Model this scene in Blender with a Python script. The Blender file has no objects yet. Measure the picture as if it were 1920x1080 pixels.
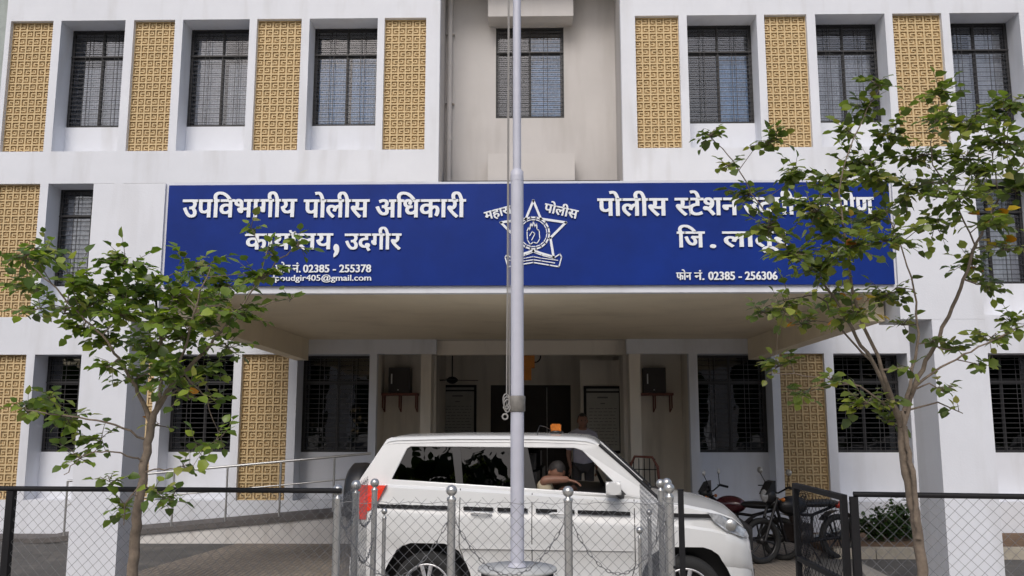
import bpy, bmesh, math, random
from mathutils import Vector, Matrix, noise
R = math.radians
random.seed(7)
SC = bpy.context.scene
COL = SC.collection

# ------------------------------------------------------------------ camera
CAM_H = 2.0; YAW = 1.1; PITCH = 8.45; FPX = 1650.0
cd = bpy.data.cameras.new('camera'); cam = bpy.data.objects.new('camera', cd); COL.objects.link(cam)
cam.location = (0, 0, CAM_H)
cam.rotation_euler = (R(90 + PITCH), 0, R(YAW))
cd.sensor_width = 36; cd.lens = FPX / 1920 * 36; cd.clip_start = 0.05; cd.clip_end = 2000
SC.camera = cam
# ------------------------------------------------------------------ sky and sun (bright overcast)
w = bpy.data.worlds.new("World"); SC.world = w; w.use_nodes = True
nt = w.node_tree; bg = nt.nodes['Background']
sky = nt.nodes.new('ShaderNodeTexSky'); sky.sky_type = 'NISHITA'; sky.sun_disc = False
sky.sun_elevation = R(45); sky.sun_rotation = R(192); sky.air_density = 1.0; sky.dust_density = 4.0; sky.ozone_density = 1.4
nt.links.new(sky.outputs[0], bg.inputs[0]); bg.inputs[1].default_value = 0.085
sd = bpy.data.lights.new('sun', 'SUN'); sun = bpy.data.objects.new('sun', sd); COL.objects.link(sun)
sd.energy = 0.9; sd.angle = R(25); sd.color = (1, 0.985, 0.965)
_d = Vector((math.sin(R(192)) * math.cos(R(45)), math.cos(R(192)) * math.cos(R(45)), math.sin(R(45))))
sun.rotation_euler = _d.to_track_quat('Z', 'Y').to_euler()
vs = SC.view_settings; vs.view_transform = 'Standard'; vs.look = 'None'; vs.gamma = 1.0; vs.exposure = 0.58
SC.cycles.max_bounces = 10; SC.cycles.diffuse_bounces = 6; SC.cycles.transparent_max_bounces = 24
SC.cycles.use_denoising = True

# ------------------------------------------------------------------ pixel -> point helpers
_y, _p = R(YAW), R(PITCH)
FW = Vector((-math.sin(_y) * math.cos(_p), math.cos(_y) * math.cos(_p), math.sin(_p)))
RI = Vector((math.cos(_y), math.sin(_y), 0)); UP = RI.cross(FW)
CP = Vector((0, 0, CAM_H))
def ray(px, py): return FW + RI * ((px - 960) / FPX) + UP * ((540 - py) / FPX)
def at(px, py, Y):
    r = ray(px, py); return CP + r * (Y / r.y)
def atz(px, py, z):
    r = ray(px, py); return CP + r * ((z - CAM_H) / r.z)

# ------------------------------------------------------------------ materials
MATS = {}
def mat(name, col, rough=0.6, metal=0.0, var=0.0, scale=3.0, bump=0.0, bscale=40.0, spec=0.5, coat=0.0, dirt=None, dscale=1.2, damt=0.4, emis=None, trans=0.0):
    if name in MATS: return MATS[name]
    m = bpy.data.materials.new(name); m.use_nodes = True; t = m.node_tree; b = t.nodes['Principled BSDF']
    b.inputs['Base Color'].default_value = (*col, 1); b.inputs['Roughness'].default_value = rough
    b.inputs['Metallic'].default_value = metal; b.inputs['Specular IOR Level'].default_value = spec
    b.inputs['Coat Weight'].default_value = coat
    tc = t.nodes.new('ShaderNodeTexCoord'); src = tc.outputs['Object']
    out = None
    if var > 0:
        n = t.nodes.new('ShaderNodeTexNoise'); n.inputs['Scale'].default_value = scale; n.inputs['Detail'].default_value = 6
        n.inputs['Roughness'].default_value = 0.65; t.links.new(src, n.inputs['Vector'])
        mr = t.nodes.new('ShaderNodeMapRange'); mr.inputs[1].default_value = 0.3; mr.inputs[2].default_value = 0.7
        mr.inputs[3].default_value = 1 - var; mr.inputs[4].default_value = 1 + var * 0.6; t.links.new(n.outputs[0], mr.inputs[0])
        mx = t.nodes.new('ShaderNodeMix'); mx.data_type = 'RGBA'; mx.blend_type = 'MULTIPLY'; mx.inputs[0].default_value = 1
        mx.inputs[6].default_value = (*col, 1); t.links.new(mr.outputs[0], mx.inputs[7]); out = mx.outputs[2]
    if dirt:
        n = t.nodes.new('ShaderNodeTexNoise'); n.inputs['Scale'].default_value = dscale; n.inputs['Detail'].default_value = 8
        mp = t.nodes.new('ShaderNodeMapping'); mp.inputs['Scale'].default_value = (3, 3, 0.5)
        t.links.new(src, mp.inputs[0]); t.links.new(mp.outputs[0], n.inputs['Vector'])
        cr = t.nodes.new('ShaderNodeMapRange'); cr.inputs[1].default_value = 0.52; cr.inputs[2].default_value = 0.75
        cr.inputs[3].default_value = 0; cr.inputs[4].default_value = damt; t.links.new(n.outputs[0], cr.inputs[0])
        mx = t.nodes.new('ShaderNodeMix'); mx.data_type = 'RGBA'; t.links.new(cr.outputs[0], mx.inputs[0])
        if out: t.links.new(out, mx.inputs[6])
        else: mx.inputs[6].default_value = (*col, 1)
        mx.inputs[7].default_value = (*dirt, 1); out = mx.outputs[2]
    if out: t.links.new(out, b.inputs['Base Color'])
    if bump > 0:
        n = t.nodes.new('ShaderNodeTexNoise'); n.inputs['Scale'].default_value = bscale; n.inputs['Detail'].default_value = 5
        t.links.new(src, n.inputs['Vector']); bp = t.nodes.new('ShaderNodeBump'); bp.inputs['Strength'].default_value = bump
        bp.inputs['Distance'].default_value = 0.01; t.links.new(n.outputs[0], bp.inputs['Height']); t.links.new(bp.outputs[0], b.inputs['Normal'])
    if emis: b.inputs['Emission Color'].default_value = (*emis, 1); b.inputs['Emission Strength'].default_value = 1
    MATS[name] = m; return m
def glass(name, tint=(0.5, 0.55, 0.6), refl=0.12, rough=0.03):
    m = bpy.data.materials.new(name); m.use_nodes = True; t = m.node_tree; t.nodes.clear()
    o = t.nodes.new('ShaderNodeOutputMaterial'); tr = t.nodes.new('ShaderNodeBsdfTransparent'); tr.inputs[0].default_value = (*tint, 1)
    g = t.nodes.new('ShaderNodeBsdfGlossy'); g.inputs['Roughness'].default_value = rough; g.inputs[0].default_value = (1, 1, 1, 1)
    f = t.nodes.new('ShaderNodeFresnel'); f.inputs[0].default_value = 1.5
    a = t.nodes.new('ShaderNodeMath'); a.operation = 'ADD'; a.inputs[1].default_value = refl; t.links.new(f.outputs[0], a.inputs[0])
    n = t.nodes.new('ShaderNodeTexNoise'); n.inputs['Scale'].default_value = 2.2; bp = t.nodes.new('ShaderNodeBump'); bp.inputs['Strength'].default_value = 0.12
    bp.inputs['Distance'].default_value = 0.05; tc = t.nodes.new('ShaderNodeTexCoord'); t.links.new(tc.outputs['Object'], n.inputs['Vector'])
    t.links.new(n.outputs[0], bp.inputs['Height']); t.links.new(bp.outputs[0], g.inputs['Normal'])
    mx = t.nodes.new('ShaderNodeMixShader'); t.links.new(a.outputs[0], mx.inputs[0]); t.links.new(tr.outputs[0], mx.inputs[1]); t.links.new(g.outputs[0], mx.inputs[2])
    t.links.new(mx.outputs[0], o.inputs[0]); MATS[name] = m; return m

WHITE = mat('white_paint', (0.685, 0.705, 0.755), 0.75, var=0.05, scale=1.1, bump=0.15, bscale=60, dirt=(0.42, 0.41, 0.4), dscale=1.0, damt=0.34)
WHITE2 = mat('white_paint_dirty', (0.66, 0.64, 0.62), 0.8, var=0.1, scale=2.5, bump=0.2, bscale=50, dirt=(0.3, 0.26, 0.22), dscale=1.6, damt=0.6)
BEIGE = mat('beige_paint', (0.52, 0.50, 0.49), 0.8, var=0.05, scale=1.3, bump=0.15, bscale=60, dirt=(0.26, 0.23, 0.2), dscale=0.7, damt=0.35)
SOFFIT = mat('brown_soffit_paint', (0.78, 0.69, 0.52), 0.8, var=0.06, scale=0.8, dirt=(0.5, 0.42, 0.29), dscale=0.5, damt=0.4)
PORCH = mat('porch_wall_paint', (0.74, 0.69, 0.61), 0.8, var=0.06, scale=1.2, dirt=(0.2, 0.17, 0.14), dscale=1.0, damt=0.4)
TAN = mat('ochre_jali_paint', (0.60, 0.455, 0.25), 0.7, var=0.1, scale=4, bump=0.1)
TAN_SHADE = mat('ochre_jali_shade', (0.42, 0.30, 0.155), 0.8, var=0.12, scale=6)  # same ochre paint, with the shade of the recesses put into its colour
BLACKM = mat('black_metal', (0.008, 0.008, 0.010), 0.6, var=0.2, scale=20, spec=0.3)
FRAMEM = mat('dark_window_metal', (0.02, 0.02, 0.022), 0.5)
GRILLE = mat('grille_metal', (0.035, 0.034, 0.036), 0.5)
STEEL = mat('stainless_steel', (0.58, 0.58, 0.57), 0.35, metal=0.8, var=0.1, scale=30)
GALV = mat('galvanised_wire', (0.20, 0.205, 0.215), 0.5, metal=0.3)
POLEM = mat('grey_painted_pole', (0.53, 0.54, 0.62), 0.45, var=0.06, scale=8)
BLUE = mat('blue_sign_vinyl', (0.003, 0.026, 0.21), 0.45, var=0.2, scale=1.2, spec=0.2, bump=0.25, bscale=3)
LETTER = mat('raised_white_letters', (0.80, 0.83, 0.86), 0.4)
ASPH = mat('asphalt', (0.10, 0.096, 0.092), 0.9, var=0.2, scale=1.0, bump=0.5, bscale=90, dirt=(0.2, 0.185, 0.165), dscale=0.6, damt=0.6)
CONC = mat('concrete', (0.33, 0.31, 0.28), 0.9, var=0.15, scale=3, bump=0.3, bscale=50)
KERB = mat('kerb_stone', (0.42, 0.38, 0.31), 0.9, var=0.25, scale=5, bump=0.3, bscale=30)
SOIL = mat('red_soil', (0.16, 0.10, 0.06), 1.0, var=0.4, scale=12, bump=0.8, bscale=50)
DARKG = mat('dark_grey_slab', (0.12, 0.11, 0.105), 0.8, var=0.25, scale=6)
CARW = mat('white_car_paint', (0.70, 0.71, 0.71), 0.22, coat=0.6, var=0.03, scale=2, dirt=(0.5, 0.47, 0.42), dscale=1.5, damt=0.18)
PLAS = mat('black_plastic', (0.012, 0.012, 0.014), 0.4)
RUBBER = mat('tyre_rubber', (0.018, 0.018, 0.018), 0.85, bump=0.3, bscale=120)
ALLOY = mat('alloy_wheel', (0.68, 0.68, 0.70), 0.35, metal=0.6)
REDL = mat('red_lens', (0.88, 0.05, 0.02), 0.15, coat=0.6, var=0.35, scale=14)
CLEARL = mat('headlight_lens', (0.50, 0.52, 0.55), 0.1, metal=0.35, var=0.5, scale=16)
AMBER = mat('amber_lens', (0.50, 0.15, 0.02), 0.3, var=0.3, scale=30)
ORANGE = mat('orange_enamel', (0.55, 0.20, 0.02), 0.5, var=0.2, scale=6)
SKIN = mat('brown_skin', (0.20, 0.095, 0.06), 0.55, var=0.1, scale=20)
HAIR = mat('black_hair', (0.015, 0.012, 0.011), 0.7, var=0.2, scale=40)
SHIRT = mat('beige_shirt_cloth', (0.36, 0.31, 0.22), 0.9, var=0.15, scale=14, bump=0.5, bscale=18)
LILAC = mat('pale_lilac_shirt', (0.34, 0.33, 0.40), 0.9, var=0.08, scale=14)
TROUS = mat('dark_trouser_cloth', (0.035, 0.033, 0.035), 0.9)
WOOD = mat('dark_brown_door', (0.022, 0.014, 0.011), 0.5, var=0.3, scale=8)
RUST = mat('rust_red_metal', (0.17, 0.06, 0.045), 0.7, var=0.3, scale=10)
MAROON = mat('maroon_tank_paint', (0.05, 0.005, 0.012), 0.25, coat=0.6)
BOARD = mat('notice_board_paper', (0.42, 0.42, 0.40), 0.7, var=0.12, scale=3)
INK = mat('faint_grey_print', (0.16, 0.16, 0.165), 0.8)
CURT = mat('pale_blue_curtain', (0.36, 0.56, 0.80), 0.9, var=0.25, scale=5)
CURT2 = mat('grey_curtain', (0.72, 0.72, 0.72), 0.9, var=0.25, scale=4)
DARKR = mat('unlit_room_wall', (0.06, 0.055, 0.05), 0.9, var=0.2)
TAPE = mat('grey_tape', (0.20, 0.19, 0.175), 0.6, var=0.3, scale=20)
ROPE = mat('grey_rope', (0.30, 0.29, 0.28), 0.9)
STAIN = mat('brown_box_metal', (0.02, 0.014, 0.013), 0.5, var=0.3, scale=8)
BARK = mat('brown_bark', (0.19, 0.15, 0.115), 0.9, var=0.4, scale=18, bump=0.8, bscale=45)
GLASSW = glass('window_glass', (0.86, 0.88, 0.92), 0.035)
GLASSD = glass('porch_window_glass', (0.25, 0.27, 0.3), 0.05)
GLASSC = glass('tinted_car_glass', (0.05, 0.055, 0.06), 0.0, 0.01)

def leafmat(name):
    m = bpy.data.materials.new(name); m.use_nodes = True; t = m.node_tree; b = t.nodes['Principled BSDF']
    vc = t.nodes.new('ShaderNodeAttribute'); vc.attribute_name = 'leaf_tint'
    t.links.new(vc.outputs['Color'], b.inputs['Base Color']); b.inputs['Roughness'].default_value = 0.36
    tl = t.nodes.new('ShaderNodeBsdfTranslucent'); mul = t.nodes.new('ShaderNodeMix'); mul.data_type = 'RGBA'; mul.blend_type = 'MULTIPLY'
    mul.inputs[0].default_value = 1; mul.inputs[7].default_value = (1.4, 1.6, 0.6, 1); t.links.new(vc.outputs['Color'], mul.inputs[6]); t.links.new(mul.outputs[2], tl.inputs[0])
    mx = t.nodes.new('ShaderNodeMixShader'); mx.inputs[0].default_value = 0.42
    t.links.new(b.outputs[0], mx.inputs[1]); t.links.new(tl.outputs[0], mx.inputs[2]); t.links.new(mx.outputs[0], t.nodes['Material Output'].inputs[0])
    return m
LEAF = leafmat('tree_leaf')

def pavermat():
    m = bpy.data.materials.new('brick_pavers'); m.use_nodes = True; t = m.node_tree; b = t.nodes['Principled BSDF']
    tc = t.nodes.new('ShaderNodeTexCoord'); mp = t.nodes.new('ShaderNodeMapping'); mp.inputs['Rotation'].default_value = (0, 0, R(45))
    br = t.nodes.new('ShaderNodeTexBrick'); br.inputs['Scale'].default_value = 5; br.inputs['Mortar Size'].default_value = 0.03
    br.inputs['Color1'].default_value = (0.46, 0.40, 0.33, 1); br.inputs['Color2'].default_value = (0.36, 0.31, 0.26, 1); br.inputs['Mortar'].default_value = (0.11, 0.095, 0.08, 1)
    n = t.nodes.new('ShaderNodeTexNoise'); n.inputs['Scale'].default_value = 0.9; n.inputs['Detail'].default_value = 6
    mx = t.nodes.new('ShaderNodeMix'); mx.data_type = 'RGBA'; mx.blend_type = 'MULTIPLY'; mx.inputs[0].default_value = 0.6
    t.links.new(tc.outputs['Object'], mp.inputs[0]); t.links.new(mp.outputs[0], br.inputs[0]); t.links.new(tc.outputs['Object'], n.inputs['Vector'])
    t.links.new(br.outputs[0], mx.inputs[6]); t.links.new(n.outputs[0], mx.inputs[7]); t.links.new(mx.outputs[2], b.inputs['Base Color']); b.inputs['Roughness'].default_value = 0.9
    bp = t.nodes.new('ShaderNodeBump'); bp.inputs['Strength'].default_value = 0.4; t.links.new(br.outputs['Fac'], bp.inputs['Height']); bp.invert = True; t.links.new(bp.outputs[0], b.inputs['Normal'])
    return m
PAVER = pavermat()

# ------------------------------------------------------------------ mesh builder
class MB:
    def __init__(s): s.v = []; s.f = []; s.m = []; s.sm = []
    def add(s, vs_, fs, mi=0, smooth=False):
        o = len(s.v); s.v += [tuple(v) for v in vs_]
        for f in fs: s.f.append([i + o for i in f]); s.m.append(mi); s.sm.append(smooth)
        return s
    def box(s, x0, x1, y0, y1, z0, z1, mi=0, M=None):
        if x0 > x1: x0, x1 = x1, x0
        if y0 > y1: y0, y1 = y1, y0
        if z0 > z1: z0, z1 = z1, z0
        vs_ = [Vector((x, y, z)) for z in (z0, z1) for y in (y0, y1) for x in (x0, x1)]
        if M: vs_ = [M @ v for v in vs_]
        return s.add(vs_, [(0, 2, 3, 1), (4, 5, 7, 6), (0, 1, 5, 4), (2, 6, 7, 3), (1, 3, 7, 5), (0, 4, 6, 2)], mi)
    def tube(s, pts, r, n=8, mi=0, caps=True, smooth=True):
        pts = [Vector(p) for p in pts]; rs = r if isinstance(r, (list, tuple)) else [r] * len(pts)
        vs_ = []; fs = []
        a = None
        for i, p in enumerate(pts):
            d = (pts[min(i + 1, len(pts) - 1)] - pts[max(i - 1, 0)])
            if d.length < 1e-9: d = Vector((0, 0, 1))
            d.normalize()
            if a is None: a = d.orthogonal().normalized()
            else:
                a = a - d * a.dot(d)
                a = a.normalized() if a.length > 1e-6 else d.orthogonal().normalized()
            b = d.cross(a)
            for k in range(n):
                t = 2 * math.pi * k / n; vs_.append(p + (a * math.cos(t) + b * math.sin(t)) * rs[i])
        for i in range(len(pts) - 1):
            for k in range(n): fs.append((i * n + k, i * n + (k + 1) % n, (i + 1) * n + (k + 1) % n, (i + 1) * n + k))
        s.add(vs_, fs, mi, smooth)
        if caps:
            s.add(vs_[:n], [tuple(range(n))[::-1]], mi); s.add(vs_[-n:], [tuple(range(n))], mi)
        return s
    def lathe(s, prof, c=(0, 0, 0), axis='Z', n=24, mi=0, smooth=True, M=None):
        vs_ = []; fs = []
        for (r, h) in prof:
            for k in range(n):
                t = 2 * math.pi * k / n; x, y = r * math.cos(t), r * math.sin(t)
                v = Vector((x, y, h)) if axis == 'Z' else (Vector((x, h, y)) if axis == 'Y' else Vector((h, x, y)))
                v = v + Vector(c); vs_.append(M @ v if M else v)
        for i in range(len(prof) - 1):
            for k in range(n): fs.append((i * n + k, i * n + (k + 1) % n, (i + 1) * n + (k + 1) % n, (i + 1) * n + k))
        s.add(vs_, fs, mi, smooth); return s
    def ball(s, c, r, n=12, mi=0, sc=(1, 1, 1)):
        prof = [(max(1e-4, r * math.sin(math.pi * i / n)), -r * math.cos(math.pi * i / n)) for i in range(n + 1)]
        M = Matrix.Translation(c) @ Matrix.Diagonal((*sc, 1)); return s.lathe(prof, n=n + 4, mi=mi, M=M)
    def poly(s, pts, y0, y1, mi=0):      # outline in (x,z) extruded along y
        n = len(pts); vs_ = [(x, y0, z) for x, z in pts] + [(x, y1, z) for x, z in pts]
        fs = [tuple(range(n)), tuple(range(2 * n - 1, n - 1, -1))] + [(i, i + n, (i + 1) % n + n, (i + 1) % n) for i in range(n)]
        return s.add(vs_, fs, mi)
    def mesh(s, name, mats):
        me = bpy.data.meshes.new(name); me.from_pydata(s.v, [], s.f)
        for m in (mats if isinstance(mats, (list, tuple)) else [mats]): me.materials.append(m)
        for p, mi, sm in zip(me.polygons, s.m, s.sm): p.material_index = mi; p.use_smooth = sm
        bm = bmesh.new(); bm.from_mesh(me); bmesh.ops.recalc_face_normals(bm, faces=bm.faces); bm.to_mesh(me); bm.free()
        me.update(); return me
    def build(s, name, mats, parent=None, loc=None):
        return link(name, s.mesh(name, mats), parent, loc)
def link(name, me, parent=None, loc=None):
    o = bpy.data.objects.new(name, me); COL.objects.link(o)
    if parent: o.parent = parent
    if loc is not None: o.location = loc
    return o
def tag(o, label=None, cat=None, group=None, kind=None):
    if label: o['label'] = label
    if cat: o['category'] = cat
    if group: o['group'] = group
    if kind: o['kind'] = kind
    return o
def empty(name, loc=(0, 0, 0), rz=0.0, label=None, cat=None, group=None):
    o = bpy.data.objects.new(name, None); COL.objects.link(o); o.location = loc; o.rotation_euler = (0, 0, rz); o.empty_display_size = 0.2
    return tag(o, label, cat, group)
def children(o): return [c for c in bpy.data.objects if c.parent == o]
def copy_tree(o, parent=None):
    c = o.copy(); COL.objects.link(c); c.parent = parent
    for ch in children(o): copy_tree(ch, c)
    return c
def eval_mesh(o, name):
    dg = bpy.context.evaluated_depsgraph_get(); dg.update()
    me = bpy.data.meshes.new_from_object(o.evaluated_get(dg)); me.name = name
    bpy.data.objects.remove(o, do_unlink=True); return me
def curve_shape(name, loops, extrude, bevel=0.0):
    """flat 2D outline with holes -> solid mesh lying in local XY, thickness along Z"""
    c = bpy.data.curves.new(name, 'CURVE'); c.dimensions = '2D'; c.fill_mode = 'BOTH'; c.extrude = extrude; c.bevel_depth = bevel; c.bevel_resolution = 1
    for lp in loops:
        sp = c.splines.new('POLY'); sp.points.add(len(lp) - 1)
        for p, (x, y) in zip(sp.points, lp): p.co = (x, y, 0, 1)
        sp.use_cyclic_u = True
    o = bpy.data.objects.new(name, c); COL.objects.link(o); return eval_mesh(o, name)
def skin_mesh(name, verts, edges, radii, root=0, sub=2):
    me = bpy.data.meshes.new(name); me.from_pydata(verts, edges, []); o = bpy.data.objects.new(name, me); COL.objects.link(o)
    md = o.modifiers.new('s', 'SKIN'); md.use_smooth_shade = True
    for i, sv in enumerate(me.skin_vertices[0].data):
        r = radii[i]; sv.radius = r if isinstance(r, tuple) else (r, r); sv.use_root = (i == root)
    sb = o.modifiers.new('u', 'SUBSURF'); sb.levels = sub; sb.render_levels = sub
    return eval_mesh(o, name)

# ================================================================== GROUND
def sheet(name, pts, z, m, label=None):
    b = MB(); b.add([(x, y, z) for x, y in pts], [tuple(range(len(pts)))]); o = b.build(name, m); tag(o, label, kind='structure'); return o
sheet('ground', [(-400, -300), (400, -300), (400, 500), (-400, 500)], 0.0, ASPH)
g = [atz(470, 1012, 0), atz(300, 1060, 0), atz(1545, 1034, 0), atz(1500, 1078, 0)]
sheet('paved_driveway', [(g[0].x, 14.9), (g[0].x, g[0].y), (g[1].x, g[1].y), (g[1].x - 0.6, 9.0), (g[1].x - 0.8, 6.0), (3.6, 6.0), (g[3].x, g[3].y), (g[2].x, g[2].y), (4.35, 14.9)], 0.004, PAVER)
ap = [atz(1585, 1082, 0), atz(1600, 1048, 0), atz(1668, 1082, 0)]
sheet('concrete_path', [(ap[1].x, ap[1].y), (ap[1].x - .5, ap[1].y - 2), (ap[1].x - .5, 6), (ap[2].x + 1.2, 6), (ap[2].x, ap[2].y)], 0.004, CONC)
sheet('bounce_ground', [(-30, -9), (30, -9), (30, 4.95), (-30, 4.95)], 0.006, mat('pale_bounce_ground', (0.62, 0.57, 0.50), 0.9, var=0.12, scale=1.5, bump=0.3))  # unseen pale ground, added to bounce light up under the canopy
# planting bed and kerb on the right
b = MB(); b.box(4.45, 22, 13.42, 15.4, 0.0, 0.10); tag(b.build('planting_bed_soil', SOIL), kind='structure')
b = MB()
x = 4.4
while x < 22:
    ww = 0.6; b.box(x, x + ww - 0.012, 13.2, 13.41, 0, 0.15 + random.uniform(-.008, .008)); x += ww
tag(b.build('kerb', KERB), kind='structure')
b = MB(); b.box(-22, -7.2, 14.75, 15.4, 0.0, 0.05); tag(b.build('dark_earth_strip', DARKG), kind='structure')

# ================================================================== OFFICE BUILDING
YF = 15.5; REC = 0.42; YB = YF + REC
LBAYS = [(-12.50, -11.25), (-10.10 - .0, -9.91), ]      # helper values, not used directly
# column grid of each wing: (kind, x0, x1)
LEFT = [('niche', -11.12, -9.88), ('screen', -9.75, -8.94), ('niche', -8.79, -7.57), ('screen', -7.41, -6.63), ('niche', -6.48, -5.22), ('screen', -5.08, -4.24), ('niche', -4.09, -2.81), ('screen', -2.68, -1.90)]
RIGHT = [('screen', 1.99, 2.80), ('niche', 2.95, 4.24), ('screen', 4.38, 5.16), ('niche', 5.32, 6.60), ('screen', 6.74, 7.64), ('niche', 7.79, 9.06), ('screen', 9.20, 10.0), ('niche', 10.15, 11.4)]
ST = [(0.60, 3.13, 1.41), (3.80, 6.26, 4.42), (6.87, 9.42, 7.47)]      # bottom, top, window sill of each storey
LW = (-11.25, -1.64); RW = (1.72, 11.55)
BLD = empty('office_building', (0, YF, 0), 0, 'three storey white office building with ochre jali panels, barred windows and deep entrance canopy', 'building')
def bpart(b, name, m, **k):
    # geometry is authored in world space; shift into the building's local frame
    b.v = [(x, y - YF, z) for x, y, z in b.v]; o = b.build(name, m, BLD); tag(o, **k) if k else None; return o
# left edge: photo shows the facade ending just left of the first upper screen
wall = MB()
def wing(x0, x1, bays, ground_skip=()):
    T = 0.16
    zs = [0.0]
    for (zb, zt, zw) in ST: zs += [zb, zt]
    zs.append(10.6)
    for i in range(0, len(zs), 2): wall.box(x0, x1, YF, YF + T, zs[i], zs[i + 1])
    for si, (zb, zt, zw) in enumerate(ST):
        xs = x0
        for kind, a, b_ in bays + [('end', x1, x1)]:
            if si == 0 and ((kind == 'end' and x1 < 0) or (xs == x0 and x0 > 0)): xs = b_; continue
            if a > xs: wall.box(xs, a, YF, YF + T, zb, zt)
            xs = b_
        for kind, a, b_ in bays:
            if kind == 'niche':
                # jambs, soffit, sill reveal, spandrel below the window
                wall.box(a - .08, a, YF + T, YB + .1, zb, zt); wall.box(b_, b_ + .08, YF + T, YB + .1, zb, zt)
                wall.box(a - .08, b_ + .08, YF + T, YB + .1, zt, zt + .12)
                wall.box(a, b_, YB, YB + .12, zb - .15, zw)
                wall.box(a, b_, YF + T, YB, zb - .1, zb)
LX0 = -11.25
wing(-9.84, LW[1], [q for q in LEFT if q[1] > -9.84])
# first floor and below run further left than the topmost bay shows
wing(RW[0], RW[1], RIGHT)
# returns of the wings towards the recessed centre
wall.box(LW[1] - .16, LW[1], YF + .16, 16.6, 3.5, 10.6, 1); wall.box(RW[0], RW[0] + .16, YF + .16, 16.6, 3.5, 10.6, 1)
# outer returns, roof, back
wall.box(-9.84, -9.70, YF + .16, 30, 0, 10.6); wall.box(RW[1] - .16, RW[1], YF + .16, 30, 0, 10.6)
wall.box(-9.84, RW[1], 29.9, 30.1, 0, 10.6)
wall.box(-9.80, RW[1] - .05, YF + .17, 29.8, 10.45, 10.58)
bpart(wall, 'wall', [WHITE, BEIGE])
# recessed beige centre wall with its window opening
cw = MB(); YC = 16.6
c0, c1 = at(930, 52, YC), at(1058, 221, YC); cx0, cx1, cz1, cz0 = c0.x, c1.x, c0.z, c1.z
cw.box(LW[1], cx0, YC, YC + .15, 3.4, 10.6); cw.box(cx1, RW[0], YC, YC + .15, 3.4, 10.6)
cw.box(cx0, cx1, YC, YC + .15, 3.4, cz0); cw.box(cx0, cx1, YC, YC + .15, cz1, 10.6)
bpart(cw, 'centre_wall', BEIGE)
hd = MB(); a = at(915, 31, YC - .45); c = at(1075, 31, YC - .45); hd.box(a.x, c.x, YC - .45, YC, a.z, a.z + 0.62); bpart(hd, 'window_hood', BEIGE)
hd = MB(); a = at(915, 288, YC - .45); c = at(1078, 345, YC - .45); hd.box(a.x, c.x, YC - .45, YC, a.z - 1.6, a.z); bpart(hd, 'window_hood', BEIGE)
# dark rooms behind the windows
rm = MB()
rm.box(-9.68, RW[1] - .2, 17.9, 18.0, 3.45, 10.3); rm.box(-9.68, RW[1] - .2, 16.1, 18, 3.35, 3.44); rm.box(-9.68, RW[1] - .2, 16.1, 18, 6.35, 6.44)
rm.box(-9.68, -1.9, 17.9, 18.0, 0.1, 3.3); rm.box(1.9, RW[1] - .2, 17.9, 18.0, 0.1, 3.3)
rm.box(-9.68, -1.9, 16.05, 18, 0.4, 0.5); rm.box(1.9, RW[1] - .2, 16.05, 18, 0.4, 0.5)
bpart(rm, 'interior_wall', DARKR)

# ---- jali screen panel (one mesh, shared)
def jali_mesh(w_, h_, nx, nz):
    b = MB(); cw_, ch = w_ / nx, h_ / nz; t = 0.026; D = 0.028
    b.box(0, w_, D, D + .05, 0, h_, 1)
    for i in range(nx + 1): b.box(i * cw_ - t / 2 if i else 0, i * cw_ + t / 2 if i < nx else w_, 0, D, 0, h_)
    for k in range(nz + 1):
        for i in range(nx): b.box(i * cw_ + t / 2, (i + 1) * cw_ - t / 2, 0.001, D, max(0, k * ch - t / 2), min(h_, k * ch + t / 2))
    for i in range(nx):
        for k in range(nz):
            x0 = i * cw_ + t / 2; z0 = k * ch + t / 2; a = cw_ - t; c = ch - t; q = 0.022; g_ = 0.026
            if (i + k) % 2 == 0:      # greek key hook, alternately turned
                b.box(x0 + g_, x0 + a, .004, D, z0 + c - g_ - q, z0 + c - g_); b.box(x0 + g_, x0 + g_ + q, .005, D, z0 + g_, z0 + c - g_ - q)
                b.box(x0 + g_ + q, x0 + a - g_, .006, D, z0 + g_, z0 + g_ + q * .8)
            else:
                b.box(x0, x0 + a - g_, .004, D, z0 + g_, z0 + g_ + q); b.box(x0 + a - g_ - q, x0 + a - g_, .005, D, z0 + g_ + q, z0 + c - g_)
                b.box(x0 + g_, x0 + a - g_ - q, .006, D, z0 + c - g_ - q * .8, z0 + c - g_)
    return b.mesh('screen_panel', [TAN, TAN_SHADE])
JM = jali_mesh(0.82, 2.46, 6, 17)
def screen(x0, x1, zb, zt):
    o = link('screen_panel', JM, BLD, (x0 - .0, 0.085, zb)); o.scale = ((x1 - x0) / 0.82, 1, (zt - zb) / 2.46)
    return o
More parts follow.
